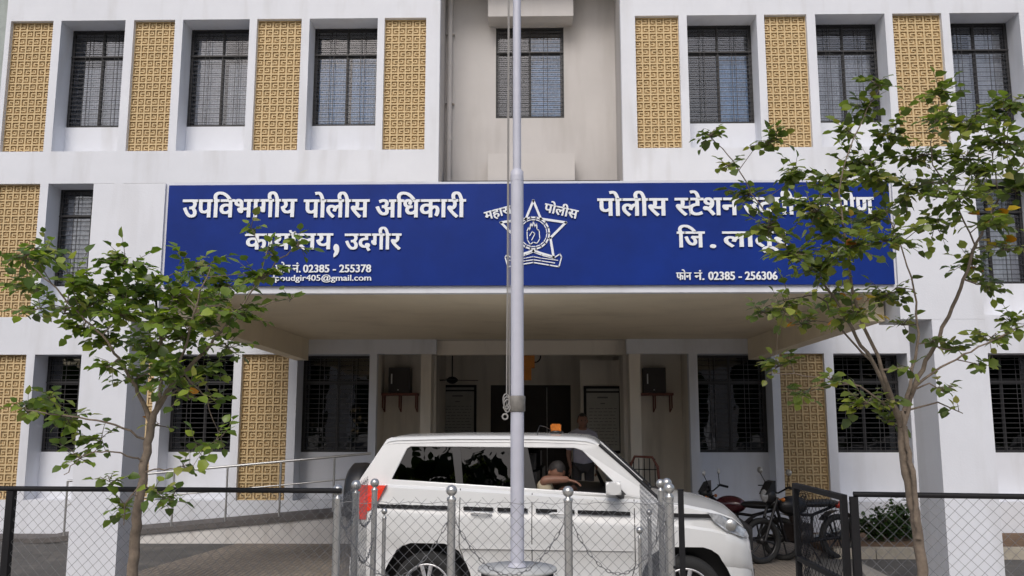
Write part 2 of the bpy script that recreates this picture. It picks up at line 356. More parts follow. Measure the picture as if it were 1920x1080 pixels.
# ---- window unit
def window(x0, x1, z0, z1, yb, seed=0, dark=False, curt=True, parent=None, dx=None, loc0=None):
    rnd = random.Random(seed); W = x1 - x0; H = z1 - z0; par = parent or BLD
    f = MB(); ft = .045; zt = H * .72
    f.box(0, W, 0, .06, 0, ft); f.box(0, W, 0, .06, H - ft, H); f.box(0, ft, 0, .06, ft, H - ft); f.box(W - ft, W, 0, .06, ft, H - ft)
    f.box(ft, W - ft, -.002, .055, zt - .03, zt + .03); f.box(W / 2 - .025, W / 2 + .025, .004, .05, ft, zt - .03); f.box(W / 2 - .02, W / 2 + .02, .004, .05, zt + .03, H - ft)
    fo = f.build('window', FRAMEM, par, (x0, yb - YF + .03, z0) if parent is None else (x0, yb, z0))
    p = MB(); p.box(ft, W - ft, .03, .036, ft, zt - .03); p.box(ft, W - ft, .03, .036, zt + .03, H - ft); p.build('pane', GLASSD if dark else GLASSW, fo)
    gr = MB(); n = int(H / .085)
    for i in range(1, n): gr.box(.015, W - .015, -.026, -.018, i * H / n - .005, i * H / n + .005)
    for xx in (.06, W * .24, W * .30, W * .5, W * .70, W * .76, W - .06): gr.box(xx - .0045, xx + .0045, -.034, -.027, .01, H - .01)
    for zz in (H * .72,): gr.box(.01, W - .01, -.036, -.035 + .02, zz - .011, zz + .011)
    gr.build('grille', GRILLE, fo)
    if curt:
        c_ = MB()
        def cloth(a, b_, c0, c1):
            n = 28; vs_ = []
            for i in range(n + 1):
                xx = a + (b_ - a) * i / n; yy = .16 + .02 * math.sin(i * 1.9 + seed) ; vs_ += [(xx, yy, c0), (xx, yy + .01, c1)]
            c_.add(vs_, [(2 * i, 2 * i + 2, 2 * i + 3, 2 * i + 1) for i in range(n)], 0, True)
        side = 0 if seed == 77 else rnd.choice([0, 1])
        cloth(W * (.06 if side else .5), W * (.5 if side else .95), .03, zt + (.0 if rnd.random() < .4 else H * .2))
        if rnd.random() < .6 and seed != 77: cloth(W * .15 if not side else W * .55, W * .48 if not side else W * .9, .03, zt * rnd.uniform(.9, 1.2))
        c_.build('curtain', CURT if rnd.random() < .5 else CURT2, fo)
    return fo
sd_ = 3
for bays in (LEFT, RIGHT):
    for kind, a, c in bays:
        if a < -9.84: continue
        for si, (zb, zt, zw) in enumerate(ST):
            if kind == 'niche': sd_ += 1; window(a, c, zw, zt, YB, sd_, dark=(si == 0), curt=(si > 0))
            else:
                if si == 0 and abs(a) < 2.9: continue       # porch alcoves on the ground floor
                screen(a, c, zb + .003, zt - .003)
window(cx0, cx1, cz0, cz1, YC, 77)
# ---- entrance porch at ground level (inside the building mass)
pw = MB(); FZ = 0.55
pw.box(-1.90, -1.72, YF + .002, YF + .45, 0, 3.128); bpart(pw, 'column', PORCH); pw = MB(); pw.box(1.76, 1.95, YF + .002, YF + .45, 0, 3.128); bpart(pw, 'column', PORCH)
pw = MB()
pw.box(-2.85, -1.90, 16.35, 16.5, 0, 3.39); pw.box(1.94, 3.0, 16.35, 16.5, 0, 3.39); pw.box(-2.728, -2.684, YF + .165, 16.35, 0, 3.39); pw.box(2.804, 2.868, YF + .165, 16.35, 0, 3.39)           # alcove backs
pw.box(-1.9, -1.72, 16.35, 18.3, 0, 3.39); pw.box(1.74, 1.94, 16.35, 18.3, 0, 3.39)
pw.box(-1.72, 1.74, YF + .2, YF + .42, 3.13, 3.385)                                                # cross beam
Y2 = 18.3
d0, d1 = at(920, 722, Y2), at(1070, 722, Y2)
pw.box(-1.72, d0.x, Y2, Y2 + .15, 0, 3.39); pw.box(d1.x, 1.74, Y2, Y2 + .15, 0, 3.39); pw.box(d0.x, d1.x, Y2, Y2 + .15, d0.z, 3.39)
pw.box(-2.68, 2.8, YF + .17, 18.4, 3.392, 3.46); pw.box(-1.635, 1.715, YF + .001, YF + .168, 3.392, 3.5)
bpart(pw, 'porch_wall', PORCH)
wall2 = MB(); wall2.box(-2.0, 2.0, YF + .05, 18.4, 0, FZ); wall2.box(-2.72, 2.85, 14.62, YF - .01, 0, FZ); bpart(wall2, 'porch_floor', CONC)
st_ = MB(); st_.box(-1.6, 2.6, 14.32, 14.615, 0, FZ * .66); st_.box(-1.6, 2.6, 14.02, 14.315, 0, FZ * .33); bpart(st_, 'entrance_steps', CONC)
dr = MB(); W = d1.x - d0.x; dr.box(d0.x, d1.x, Y2 + .06, Y2 + .1, FZ, d0.z)
for i in range(4):
    a = d0.x + i * W / 4
    for z0, z1 in ((FZ + .1, FZ + .9), (FZ + 1.0, d0.z - .1)): dr.box(a + .05, a + W / 4 - .05, Y2 + .045, Y2 + .06, z0, z1)
do = bpart(dr, 'door', WOOD)
hb = MB()
for xx in (d0.x + W * .47, d0.x + W * .53): hb.box(xx - .01, xx + .01, Y2 - YF - .0, Y2 - YF + .02, FZ + .8, FZ + 1.1)
hb.box(d0.x + W * .7, d0.x + W * .705, Y2 - YF + .02, Y2 - YF + .04, FZ + .2, d0.z - .05)
hb.build('handle', STEEL, do)
# ---- canopy: slab, side beams, fascia, two pylons
ZS = 3.39; YN = 9.72
cs = MB(); cs.box(-4.12, 4.06, YN + .12, YF - .002, ZS, ZS + .14); bpart(cs, 'canopy_slab', SOFFIT)
for sx in (-1, 1):
    xo = -4.12 if sx < 0 else 4.06
    cb = MB(); cb.poly([(0, 0)], 0, 0) if False else None
    x0, x1 = (xo, xo + .22) if sx < 0 else (xo - .22, xo)
    vs_ = [(x, y, z) for x in (x0, x1) for (y, z) in ((YN + .35, ZS - .002), (YN + .35, 3.10), (YF - .002, 3.02), (YF - .002, ZS - .002))]
    cb.add(vs_, [(0, 1, 2, 3), (7, 6, 5, 4), (0, 4, 5, 1), (1, 5, 6, 2), (2, 6, 7, 3), (3, 7, 4, 0)]); bpart(cb, 'canopy_side_beam', SOFFIT)
fa = MB(); fa.box(-4.14, 4.08, YN, YN + .119, ZS, 4.67); fa.box(-4.14, -4.02, YN + .12, YF - .003, ZS + .141, 4.65); fa.box(3.96, 4.08, YN + .12, YF - .003, ZS + .141, 4.65)
bpart(fa, 'canopy_fascia', WHITE)
for sx in (-1, 1):
    p = MB(); i0, o0 = (4.44, 4.97) if sx < 0 else (4.42, 5.0); up0 = 4.142 if sx < 0 else 4.082
    p.box(sx * i0, sx * o0, 9.69, 10.22 if sx < 0 else 10.29, 0, 3.08); p.box(sx * up0, sx * o0, 9.688, 10.29, 3.081, 4.66)
    p.box(sx * (up0 + .01), sx * (o0 - .01), 10.29, YF, 4.3, 4.6); bpart(p, 'canopy_pylon', WHITE)
# ---- drain pipe
dp = MB(); q0 = at(843, 118, 16.45); dp.tube([(q0.x, 16.48, 3.5), (q0.x, 16.48, 10.6)], .05, 12)
for yy in (5, 118, 258): zz = at(843, yy, 16.45).z; dp.tube([(q0.x, 16.48, zz - .05), (q0.x, 16.48, zz + .05)], .058, 12)
for yy in (60, 190): zz = at(843, yy, 16.45).z; dp.box(q0.x - .09, q0.x + .09, 16.5, 16.6, zz - .015, zz + .015)
bpart(dp, 'drain_pipe', BEIGE)
# ---- ramp
rx = [(-8.2, .03), (-3.0, .50)]
rp = MB()
vs_ = [(rx[0][0], 14.6, 0), (rx[1][0], 14.6, 0), (rx[1][0], 14.6, rx[1][1] - .06), (rx[0][0], 14.6, 0.0)]
rp.poly([(rx[0][0], 0), (rx[1][0], 0), (-2.72, 0), (-2.72, .48), (rx[1][0], .44), (rx[0][0] + .4, 0.01)], 14.6, YF - .02)
ro = rp.build('wheelchair_ramp', WHITE2); tag(ro, 'long wheelchair ramp with dirty white side and dark slab edge climbing to the porch', 'ramp')
rs = MB(); rs.poly([(rx[0][0], .0), (rx[0][0] + .4, .012), (rx[1][0], .442), (-2.72, .482), (-2.72, .545), (rx[1][0], .52), (rx[0][0] + .2, .075), (rx[0][0], .03)], 14.56, YF - .03); rs.build('slab', DARKG, ro)
hr = MB(); zr = lambda X: .05 + (X + 8.2) / 5.2 * .47
for h_ in (.88, .50): hr.tube([(X, 14.66, zr(X) + h_) for X in (-7.6, -5.5, -3.0, -2.6)], .02 if h_ > .8 else .012, 8)
X = -7.6
while X < -2.5: hr.tube([(X, 14.66, zr(X)), (X, 14.66, zr(X) + .88)], .018, 8); X += .88
o = hr.build('ramp_handrail', STEEL); tag(o, 'stainless steel double handrail standing along the wheelchair ramp', 'handrail')

# ---- things in the porch
def wallbox(px0, px1, label):
    a, c = at(px0, 689, 16.0), at(px1, 736, 16.0); e = empty('wall_box', ((a.x + c.x) / 2, 16.2, c.z), 0, label, 'metal box', 'metal boxes on porch shelves')
    w2 = (c.x - a.x) / 2; h = a.z - c.z; b = MB(); b.box(-w2, w2, -.15, .14, 0, h); b.box(-w2 + .03, w2 - .03, -.156, -.15, .03, h - .03); b.build('body', STAIN, e)
    b = MB(); b.box(-w2 + .05, -w2 + .07, -.17, -.156, h * .35, h * .75); b.build('handle', STEEL, e)
    b = MB(); b.ball((-.02, -.158, .05), .012, 6); b.build('lamp', LETTER, e)
    s = MB(); z = -.05; s.box(-.33, .33, -.14, .145, z, z + .045)
    for xx in (-.3, 0, .3): s.box(xx - .012, xx + .012, -.12, -.1, z - .22, z); s.box(xx - .012, xx + .012, .12, .145, z - .3, z); s.add([(xx - .01, -.12, z - .22), (xx + .01, -.12, z - .22), (xx + .01, .14, z - .3), (xx - .01, .14, z - .3), (xx, .01, z - .24)], [(0, 1, 4), (1, 2, 4), (2, 3, 4), (3, 0, 4)])
    s.build('shelf_bracket', RUST, e)
wallbox(728, 768, 'dark metal box on a shelf in the porch alcove left of the entrance'); wallbox(1208, 1250, 'dark metal box on a shelf in the porch alcove right of the entrance')
def board(p0, p1, label, Yb, seed):
    a, c = at(*p0, Yb), at(*p1, Yb); W = c.x - a.x; H = a.z - c.z; e = empty('notice_board', (a.x + W / 2, Yb, c.z), 0, label, 'notice board', 'framed notice boards on the porch wall')
    f = MB(); t = .05; f.box(-W / 2, W / 2, -.04, 0, 0, t); f.box(-W / 2, W / 2, -.04, 0, H - t, H); f.box(-W / 2, -W / 2 + t, -.04, 0, t, H - t); f.box(W / 2 - t, W / 2, -.04, 0, t, H - t)
    f.box(-W / 2 + t, W / 2 - t, -.036, -.02, H * .9, H * .9 + .03); f.build('frame', BLACKM, e)
    k = MB(); k.box(-W / 2 + t, W / 2 - t, -.02, -.005, t, H - t); k.m = [1] * len(k.m); r = random.Random(seed); z = H * .84
    k.box(-W * .14, W * .14, -.023, -.021, z - .03, z); z -= .12
    k.box(-W * .06, W * .06, -.023, -.021, z - .02, z); z -= .1
    while z > t + .06:
        x = -W * .36
        while x < W * .34: l = r.uniform(.03, .1); k.box(x, min(x + l, W * .37), -.023, -.021, z - .012, z); x += l + .025
        z -= .062
    k.build('sheet', [INK, BOARD], e)
board((823, 722), (893, 842), 'framed notice board with grey print left of the dark entrance door', Y2 - .01, 1)
board((1094, 724), (1167, 850), 'larger framed notice board behind the standing man right of the entrance door', Y2 - 1.2, 2)
pb = MB(); a = at(1180, 700, Y2 - 1.2); pb.box(at(1088, 700, 17.1).x, 1.74, Y2 - 1.19, Y2 - 1.1, 0, 3.12); bpart(pb, 'porch_wall', PORCH)
# ceiling fan
fe = empty('ceiling_fan', (at(848, 700, 16.9).x, 16.9, 3.38), 0, 'dark ceiling fan hanging on a long rod in front of the left notice board', 'ceiling fan')
b = MB(); b.tube([(0, 0, 0), (0, 0, -.62)], .012, 8); b.lathe([(0.001, 0), (.05, 0), (.03, -.07), (.001, -.08)], n=12); b.build('rod', BLACKM, fe)
b = MB(); b.lathe([(0.001, -.58), (.06, -.59), (.11, -.63), (.11, -.67), (.05, -.71), (.001, -.72)], n=16); b.build('motor', BLACKM, fe)
for k in range(3):
    b = MB(); M = Matrix.Rotation(R(15 + 120 * k), 4, 'Z') @ Matrix.Rotation(R(8), 4, 'X'); b.box(.1, .52, -.05, .05, -.655, -.648, 0, M); b.build('blade', BLACKM, fe)
# hanging orange box
a = at(992, 655, 16.0); oe = empty('orange_signal_box', (a.x - .02, 16.0, a.z), 0, 'orange metal box with dark side handle hanging under the porch beam', 'orange box')
b = MB(); b.box(-.17, .12, -.1, .1, -.34, 0); b.box(-.18, .13, -.11, .11, 0, .012); b.box(-.14, .06, -.06, .06, -.56, -.34); b.build('body', ORANGE, oe)
b = MB(); b.tube([(.12 + .11 * math.sin(t), 0, -.12 + .12 * math.cos(t)) for t in [i * math.pi / 10 for i in range(11)]], .012, 6); b.build('handle', BLACKM, oe)
b = MB(); b.tube([(0, 0, .01), (0, 0, 3.13 - a.z if 3.13 > a.z else .2)], .008, 6); b.build('hanger', BLACKM, oe)
# rust red grille barrier near the right column
a = at(1208, 930, 14.2); ge = empty('metal_barrier', (a.x, 14.2, FZ * .0), R(-18), 'small rust red barrier with a black bar grille behind the windscreen of the car', 'barrier')
zt_ = at(1208, 856, 14.2).z; fr = MB(); hw = .22
for yy in (0,):
    fr.tube([(-hw - .08, yy, 0), (-hw - .04, yy, zt_ - .25), (-hw + .08, yy, zt_), (hw - .08, yy, zt_ - .01), (hw, yy, zt_ - .15), (hw + .12, yy, 0)], .022, 8)
fr.tube([(-hw - .12, .25, 0), (-hw, .08, zt_ - .1)], .022, 8)
fr.build('frame', RUST, ge)
b = MB()
for i in range(5): xx = -hw + .06 + i * .085; b.tube([(xx, 0, .1), (xx, 0, zt_ - .03)], .008, 6)
for zz in (.2, .6, .9, zt_ - .2): b.tube([(-hw, 0, zz), (hw, 0, zz)], .008, 6)
b.build('grille', BLACKM, ge)

# ================================================================== SIGN BOARD
def glyphs(s, offset=0.012, ext=0.02):
    c = bpy.data.curves.new('txt', 'FONT'); c.body = s; c.size = 1; c.offset = offset; c.extrude = ext; c.resolution_u = 3
    o = bpy.data.objects.new('txt', c); COL.objects.link(o); me = eval_mesh(o, 'txt'); bpy.data.curves.remove(c)
    vs_ = [v.co.copy() for v in me.vertices]; fs = [list(p.vertices) for p in me.polygons]; bpy.data.meshes.remove(me); return vs_, fs
def clip_right(vs_, fs, x):
    bm = bmesh.new(); vv = [bm.verts.new(v) for v in vs_]
    for f in fs:
        try: bm.faces.new([vv[i] for i in f])
        except ValueError: pass
    bmesh.ops.bisect_plane(bm, geom=bm.verts[:] + bm.edges[:] + bm.faces[:], plane_co=(x, 0, 0), plane_no=(1, 0, 0), clear_outer=True)
    bm.verts.index_update(); r = [v.co.copy() for v in bm.verts], [[v.index for v in f.verts] for f in bm.faces]; bm.free(); return r
def bar(x0, y0, x1, y1, t, ext=.02):
    d = Vector((x1 - x0, y1 - y0, 0)); n = Vector((-d.y, d.x, 0)).normalized() * t / 2
    p = [Vector((x0, y0, 0)) + n, Vector((x0, y0, 0)) - n, Vector((x1, y1, 0)) - n, Vector((x1, y1, 0)) + n]
    vs_ = [v + Vector((0, 0, ext)) for v in p] + [v - Vector((0, 0, ext)) for v in p]
    return vs_, [(0, 1, 2, 3), (7, 6, 5, 4), (0, 4, 5, 1), (1, 5, 6, 2), (2, 6, 7, 3), (3, 7, 4, 0)]
def compose(items, offset=.012):
    """items: strings, ('half', char, keep_x, advance), ('bar', ...) relative to pen; returns verts, faces, width"""
    V = []; F = []; pen = 0.0
    def put(vs_, fs, dx=0, dy=0):
        o_ = len(V); V.extend([v + Vector((dx, dy, 0)) for v in vs_]); F.extend([[i + o_ for i in f] for f in fs])
    for it in items:
        if isinstance(it, str):
            vs_, fs = glyphs(it, offset)
            if fs: put(vs_, fs, pen)
            pen += adv(it)
        elif it[0] == 'half':
            vs_, fs = clip_right(*glyphs(it[1], offset), it[2]); put(vs_, fs, pen); pen += it[3]
        elif it[0] == 'bar':
            vs_, fs = bar(*it[1:5], it[5]); put(vs_, fs, pen)
        elif it[0] == 'arc':
            _, cx, cy, r, a0, a1, th = it
            pts = [(cx + r * math.cos(R(a0 + (a1 - a0) * i / 8)), cy + r * math.sin(R(a0 + (a1 - a0) * i / 8))) for i in range(9)]
            for p0, p1 in zip(pts, pts[1:]): vs_, fs = bar(*p0, *p1, th); put(vs_, fs, pen)
    return V, F
_adv = {}
def adv(s):
    if s in _adv: return _adv[s]
    a, _ = glyphs(s + 'प', 0); b_, _ = glyphs('प', 0)
    _adv[s] = max(v.x for v in a) - max(v.x for v in b_); return _adv[s]
SB = empty('sign_board', (0, YN, ZS), 0, 'long blue police office sign board with white raised Devanagari lettering on the canopy front', 'sign')
def sl(v): return (v[0], v[1] - YN, v[2] - ZS)
YS = YN - .035
s0, s1 = (-4.10, 3.47), (4.045, 4.635)
b = MB(); b.box(s0[0], s1[0], YS, YN - .001, s0[1], s1[1]); b.v = [sl(v) for v in b.v]; b.build('panel', BLUE, SB)
LTS = []
class _L:
    def add(s, v, f): m_ = MB(); m_.add(v, f); LTS.append(m_)
LT = _L()
def place(items, px0, px1, head, base, tx=None, offset=.011, mb=LT, rot=0.0, depth=.5):
    """fit the composed word between two photo columns, with head line / base line rows"""
    V, F = compose(items, offset); A = at(px0, base, YS); B = at(px1, base, YS); Ht = at(px0, head, YS)
    x0 = min(v.x for v in V); x1 = max(v.x for v in V); sx = (B.x - A.x) / (x1 - x0); sz = (Ht.z - A.z) / .622 * (.96 if tx is None else tx)
    out = []
    for v in V: out.append(Vector((A.x + (v.x - x0) * sx, YS - .012 - v.z * depth * .6, A.z + v.y * sz)))
    if rot:
        c_ = Vector((A.x, 0, A.z)); q = Matrix.Rotation(-rot, 3, 'Y'); out = [Vector((0, 0, 0)) + q @ (p - c_) + c_ for p in out]
    k_ = .0055 * min(1, (base - head) / 34)
    VV = []; FF = []
    for j, dx in enumerate((-k_, 0, k_)):      # a bold cut: three slightly shifted layers of the same letter
        FF += [[i + len(VV) for i in f] for f in F]; VV += [sl((p.x + dx, p.y - .0006 * j, p.z)) for p in out]
    mb.add(VV, FF)
place(['उपिवभागीय'], 343, 556, 374, 408); place(['पोलीस'], 570, 692, 374, 408); place(['अिधकारी'], 705, 873, 374, 408)
REPH = ('arc', -.02, .74, .11, 15, 200, .07)
place(['काया', ('arc', -.16, .76, .10, 330, 180, .065), ('bar', -.08, .70, -.13, .6, .06), 'लय'], 460, 624, 438, 468)
place([','], 626, 636, 448, 470, tx=2.2, offset=.03); place(['उदगीर'], 647, 752, 438, 468)
place(['फोन'], 517, 545, 497, 511, offset=.01); place(['नं.'], 549, 564, 497, 511, offset=.01)
place(['02385 - 255378'], 569, 696, 497, 511, tx=.9, offset=.012)
place(['sdpoudgir405@gmail.com'], 500, 696, 515.5, 527, tx=.85, offset=.004)
place(['पोलीस'], 1121, 1252, 372, 405); place([('half', 'स', .50, .44), 'टेशन'], 1266, 1385, 371, 404)
place(['उदगीर'], 1394, 1512, 370, 403); place(['ग', ('bar', -.14, .18, -.42, .02, .06), 'ामीण'], 1526, 1638, 370, 402)
place(['िज'], 1270, 1321, 434, 464); place(['.'], 1331, 1342, 445, 464, tx=1.2, offset=.04); place(['लातूर'], 1355, 1478, 434, 463)
place(['फोन'], 1268, 1296, 511, 525, offset=.01); place(['नं.'], 1302, 1320, 511, 525, offset=.01); place(['02385 - 256306'], 1328, 1457, 510, 525, tx=.9, offset=.012)
_rows = [(0, 3), (3, 6), (6, 9), (9, 10), (10, 14), (14, 17), (17, 20)]
for a, c in _rows:
    m_ = MB()
    for q in LTS[a:c]: m_.add(q.v, q.f)
    m_.build('lettering', LETTER, SB)
# emblem: star, ring, raised hand, ribbon, two arched words
EM = MB(); YE = YS - .012
def ep(px, py): v = at(px, py, YE); return (v.x, v.z)
def eline(pts, t, closed=False, mb=EM):
    P = [Vector((*ep(*p), 0)) for p in pts]
    if closed: P.append(P[0])
    for p, q in zip(P, P[1:]):
        d = (q - p).normalized() * t * .4; n = Vector((-d.y, d.x, 0)).normalized() * t / 2; p = p - d; q = q + d
        c4 = [p + n, p - n, q - n, q + n]
        mb.add([sl((v.x, YE, v.y)) for v in c4] + [sl((v.x, YS + .004, v.y)) for v in c4], [(0, 1, 2, 3), (7, 6, 5, 4), (0, 4, 5, 1), (1, 5, 6, 2), (2, 6, 7, 3), (3, 7, 4, 0)])
star = [(1000, 376), (1014, 410), (1061, 417), (1032, 446), (1038, 482), (1000, 470), (962, 482), (968, 446), (939, 417), (986, 410)]
eline(star, .026, True)
for rr, tt in ((30, .018), (25.5, .010)): eline([(1000 + rr * math.cos(R(a)), 437 + rr * math.sin(R(a))) for a in range(0, 360, 20)], tt, True)
eline([(994, 458), (989, 450), (988, 434), (991, 426), (993, 432), (995, 418), (998, 425), (1000, 415), (1003, 425), (1006, 419), (1007, 430), (1011, 432), (1012, 448), (1007, 456), (1000, 454)], .010, True)
eline([(997, 450), (1003, 438), (998, 434), (993, 442)], .009)
eline([(950, 478), (962, 484), (985, 478), (1000, 472), (1015, 478), (1038, 484), (1050, 476), (1053, 482), (1048, 500), (1030, 497), (1000, 492), (970, 497), (952, 500), (947, 482)], .013, True)
eline([(955, 488), (985, 484), (1000, 481), (1015, 484), (1046, 488)], .008)
eline([(960, 493), (985, 489), (1000, 487), (1015, 489), (1040, 493)], .010)
place(['महारा', ('half', 'ष', .42, .40), 'ट', ('bar', -.30, -.12, -.12, -.02, .05), ('bar', -.30, -.12, -.42, -.02, .05)], 911, 985, 398, 413, rot=R(15), offset=.012, mb=EM)
place(['पोलीस'], 1019, 1083, 381, 397, rot=R(-13), offset=.012, mb=EM)
EM.build('emblem', LETTER, SB)
exec_after = []

# ================================================================== SUV
def make_car():
    CX, CY = at(675, 1000, 9.03).x, 9.03
    e = empty('sports_utility_vehicle', (CX, CY + .88, 0), R(-5.0), 'white boxy sports utility vehicle with amber roof beacon parked sideways under the canopy', 'car')
    PZ = [(0, 1.33), (.3, 1.345), (1.2, 1.31), (2.75, 1.225), (2.98, 1.215), (3.25, 1.185), (3.55, 1.125), (3.75, 1.05), (3.87, .95), (3.93, .84), (3.97, .66), (3.975, .5)]
    PW = [(0, .80), (.04, .835), (.15, .865), (.4, .88), (3.1, .88), (3.45, .865), (3.7, .82), (3.85, .73), (3.93, .62), (3.975, .5)]
    PB = [(0, .44), (.3, .34), (.8, .27), (3.3, .27), (3.8, .30), (3.975, .36)]
    def ip(T, x):
        for (a, b_), (c, d) in zip(T, T[1:]):
            if x <= c: return b_ + (d - b_) * (x - a) / (c - a)
        return T[-1][1]
    n = 64; st = [3.975 * (0.5 - 0.5 * math.cos(math.pi * i / n)) * .35 + 3.975 * i / n * .65 for i in range(n + 1)]
    vs_ = []; K = 0
    for x in st:
        w_, zt, zb = ip(PW, x), ip(PZ, x), ip(PB, x); H = zt - zb; hood = max(0, min(1, (x - 2.95) / .25))
        sec = [(0, zb), (w_ - .2, zb), (w_ - .05, zb + .01), (w_ - .015, zb + H * .10), (w_ - .02, zb + H * .22), (w_ - .035, zb + H * .38), (w_ - .012, zb + H * .44), (w_ - .002, zb + H * .55), (w_ + .002, zb + H * .68), (w_ - .004, zb + H * .76), (w_ - .022, zb + H * .79), (w_ - .03, zb + H * .88), (w_ - .045, zt - .03), (w_ - .075, zt - .004), (w_ - .13, zt + .002), (w_ * .62, zt + .012 + .02 * hood), (w_ * .3, zt + .02 + .035 * hood), (0, zt + .02 + .04 * hood)]
        full = [(-y, z) for y, z in sec] + [(y, z) for y, z in sec[-2:0:-1]]
        K = len(full); vs_ += [(x, y, z) for y, z in full]
    fs = [(i * K + k, i * K + (k + 1) % K, (i + 1) * K + (k + 1) % K, (i + 1) * K + k) for i in range(n) for k in range(K)]
    fs += [tuple(range(K)), tuple(range(n * K, n * K + K))]
    b = MB(); b.add(vs_, fs, 0, True); me = b.mesh('body', CARW)
    o = bpy.data.objects.new('body', me); COL.objects.link(o)
    WC = [(.76, .345), (3.28, .345)]; cuts = []
    for cx, cz in WC:
        prof = []
        for a in range(-20, 201, 10):
            rr = .455; xx = rr * math.cos(R(a)); zz = rr * math.sin(R(a)) * 1.04
            zz = min(zz, .435); prof.append((cx + xx * (1.0 if abs(xx) > .3 else 1.08), cz + zz))
        prof = [(cx - .47, -.2)] + prof[::-1] + [(cx + .47, -.2)]
        for s in (-1, 1):
            c_ = MB(); c_.poly(prof, s * .60, s * 1.1); cm = c_.mesh('cut', PLAS); co = bpy.data.objects.new('cut', cm); COL.objects.link(co); cuts.append(co)
            md = o.modifiers.new('b', 'BOOLEAN'); md.operation = 'DIFFERENCE'; md.object = co; md.solver = 'EXACT'; md.material_mode = 'TRANSFER'
    me2 = eval_mesh(o, 'body')
    for c_ in cuts: bpy.data.objects.remove(c_, do_unlink=True)
    me2.set_sharp_from_angle(angle=R(28)) if hasattr(me2, 'set_sharp_from_angle') else None
    body = link('body', me2, e)
    # door shut lines, rub strip, dark lettered stripe, crease, handles
    sy = lambda x, f: -(ip(PW, x) - (.022 if f > .76 else .003 if f > .5 else .02))
    d = MB()
    def vline(xs, z0, z1, w_=.008):
        d = MB()
        for i in range(36):
            a, c = z0 + (z1 - z0) * i / 36, z0 + (z1 - z0) * (i + 1) / 36; x = xs(a); x2 = xs(c); zb = ip(PB, x); H = ip(PZ, x) - zb
            def yy(z):
                f = (z - zb) / H; T = [(0, .05), (.1, .015), (.22, .02), (.38, .035), (.44, .012), (.55, .002), (.68, -.002), (.76, .004), (.79, .022), (.88, .03), (1, .06)]
                return -(ip(PW, x) - ip(T, f)) - .0025
            d.add([(x - w_ / 2, yy(a), a), (x + w_ / 2, yy(a), a), (x2 + w_ / 2, yy(c), c), (x2 - w_ / 2, yy(c), c)], [(0, 1, 2, 3)])
        d.build('shut_line', PLAS, e)
    vline(lambda z: 1.08 if z > .75 else 1.08 + (.75 - z) * .35, .42, 1.31); vline(lambda z: 1.80, .36, 1.27); vline(lambda z: 2.80 if z > .6 else 2.80 - (.6 - z) * .3, .36, 1.22)
    vline(lambda z: 3.02 + (z - 1) * .1, .80, 1.20, .006)
    s = MB(); rnd = random.Random(5)
    def sideband(x0, x1, z0f, z1f, off=.004, mb=s, n_=10):
        V = []
        for i in range(n_ + 1):
            x = x0 + (x1 - x0) * i / n_; zb = ip(PB, x); H = ip(PZ, x) - zb; w_ = ip(PW, x) + off; V += [(x, -w_, z0f(x)), (x, -w_, z1f(x))]
        mb.add(V, [(2 * i, 2 * i + 2, 2 * i + 3, 2 * i + 1) for i in range(n_)])
    zst = lambda x: 1.145 - .02 * x
    for a, c in ((.22, 1.04), (1.12, 1.42), (1.46, 1.76), (1.84, 2.05), (2.12, 2.22), (2.25, 2.76), (3.05, 3.55)):
        x = a
        while x < c:
            l = rnd.uniform(.03, .09) if c < 3 else .5; sideband(x, min(x + l, c), lambda q: zst(q) - .018 - rnd.uniform(0, .006), lambda q: zst(q) + .014 + rnd.uniform(0, .006), .002, s, 2); x += l
        s.build('side_stripe', PLAS, e); s = MB()
    m = MB(); sideband(1.1, 2.78, lambda q: .735, lambda q: .76, .006, m); sideband(1.1, 2.78, lambda q: .76, lambda q: .785, .004, m); m.build('side_moulding', CARW, e)
    m = MB(); m.poly([(1.2, .26), (2.78, .26), (2.78, .31), (1.2, .31)], -.93, -.80); m.build('side_step', PLAS, e)
    h = MB()
    for x in (1.20, 1.98): h.tube([(x, -.885, 1.075), (x + .03, -.915, 1.085), (x + .17, -.915, 1.08), (x + .2, -.885, 1.068)], .013, 8)
    h.build('door_handle', CARW, e)
    # greenhouse side frames
    out = [(.0, 1.30), (.02, 1.35), (.29, 1.78), (.33, 1.80), (2.28, 1.80), (2.40, 1.775), (2.47, 1.735), (3.02, 1.225), (3.02, 1.20)]
    hole = [(.35, 1.385), (.50, 1.70), (.54, 1.725), (2.22, 1.715), (2.30, 1.69), (2.735, 1.262), (2.73, 1.252)]
    me = curve_shape('cabin_side', [out, hole], .02, .008); me.materials.clear(); me.materials.append(CARW)
    TUM = .10 / .5
    def lean(m_, s_):
        for v in m_.vertices:
            x, z, t = v.co; zz = z - 1.3; y = .80 - zz * TUM - max(0, x - 2.9) * .25; v.co = (x, s_ * (y - .028 + t), z)
        m_.update(); return m_
    for s_ in (-1, 1): mm = me.copy(); link('cabin_side', lean(mm, s_), e)
    def inset(pts, s_, t0, t1, name, m_):
        b_ = MB(); b_.poly(pts, t0, t1); b_.v = [(x, s_ * (.80 - (z - 1.3) * TUM - .028 + y), z) for x, y, z in b_.v]; return b_.build(name, m_, e)
    q = [(.33, 1.375), (.50, 1.715), (.965, 1.725), (1.03, 1.345)]; md_ = [(1.10, 1.34), (1.055, 1.725), (1.66, 1.722), (1.70, 1.31)]
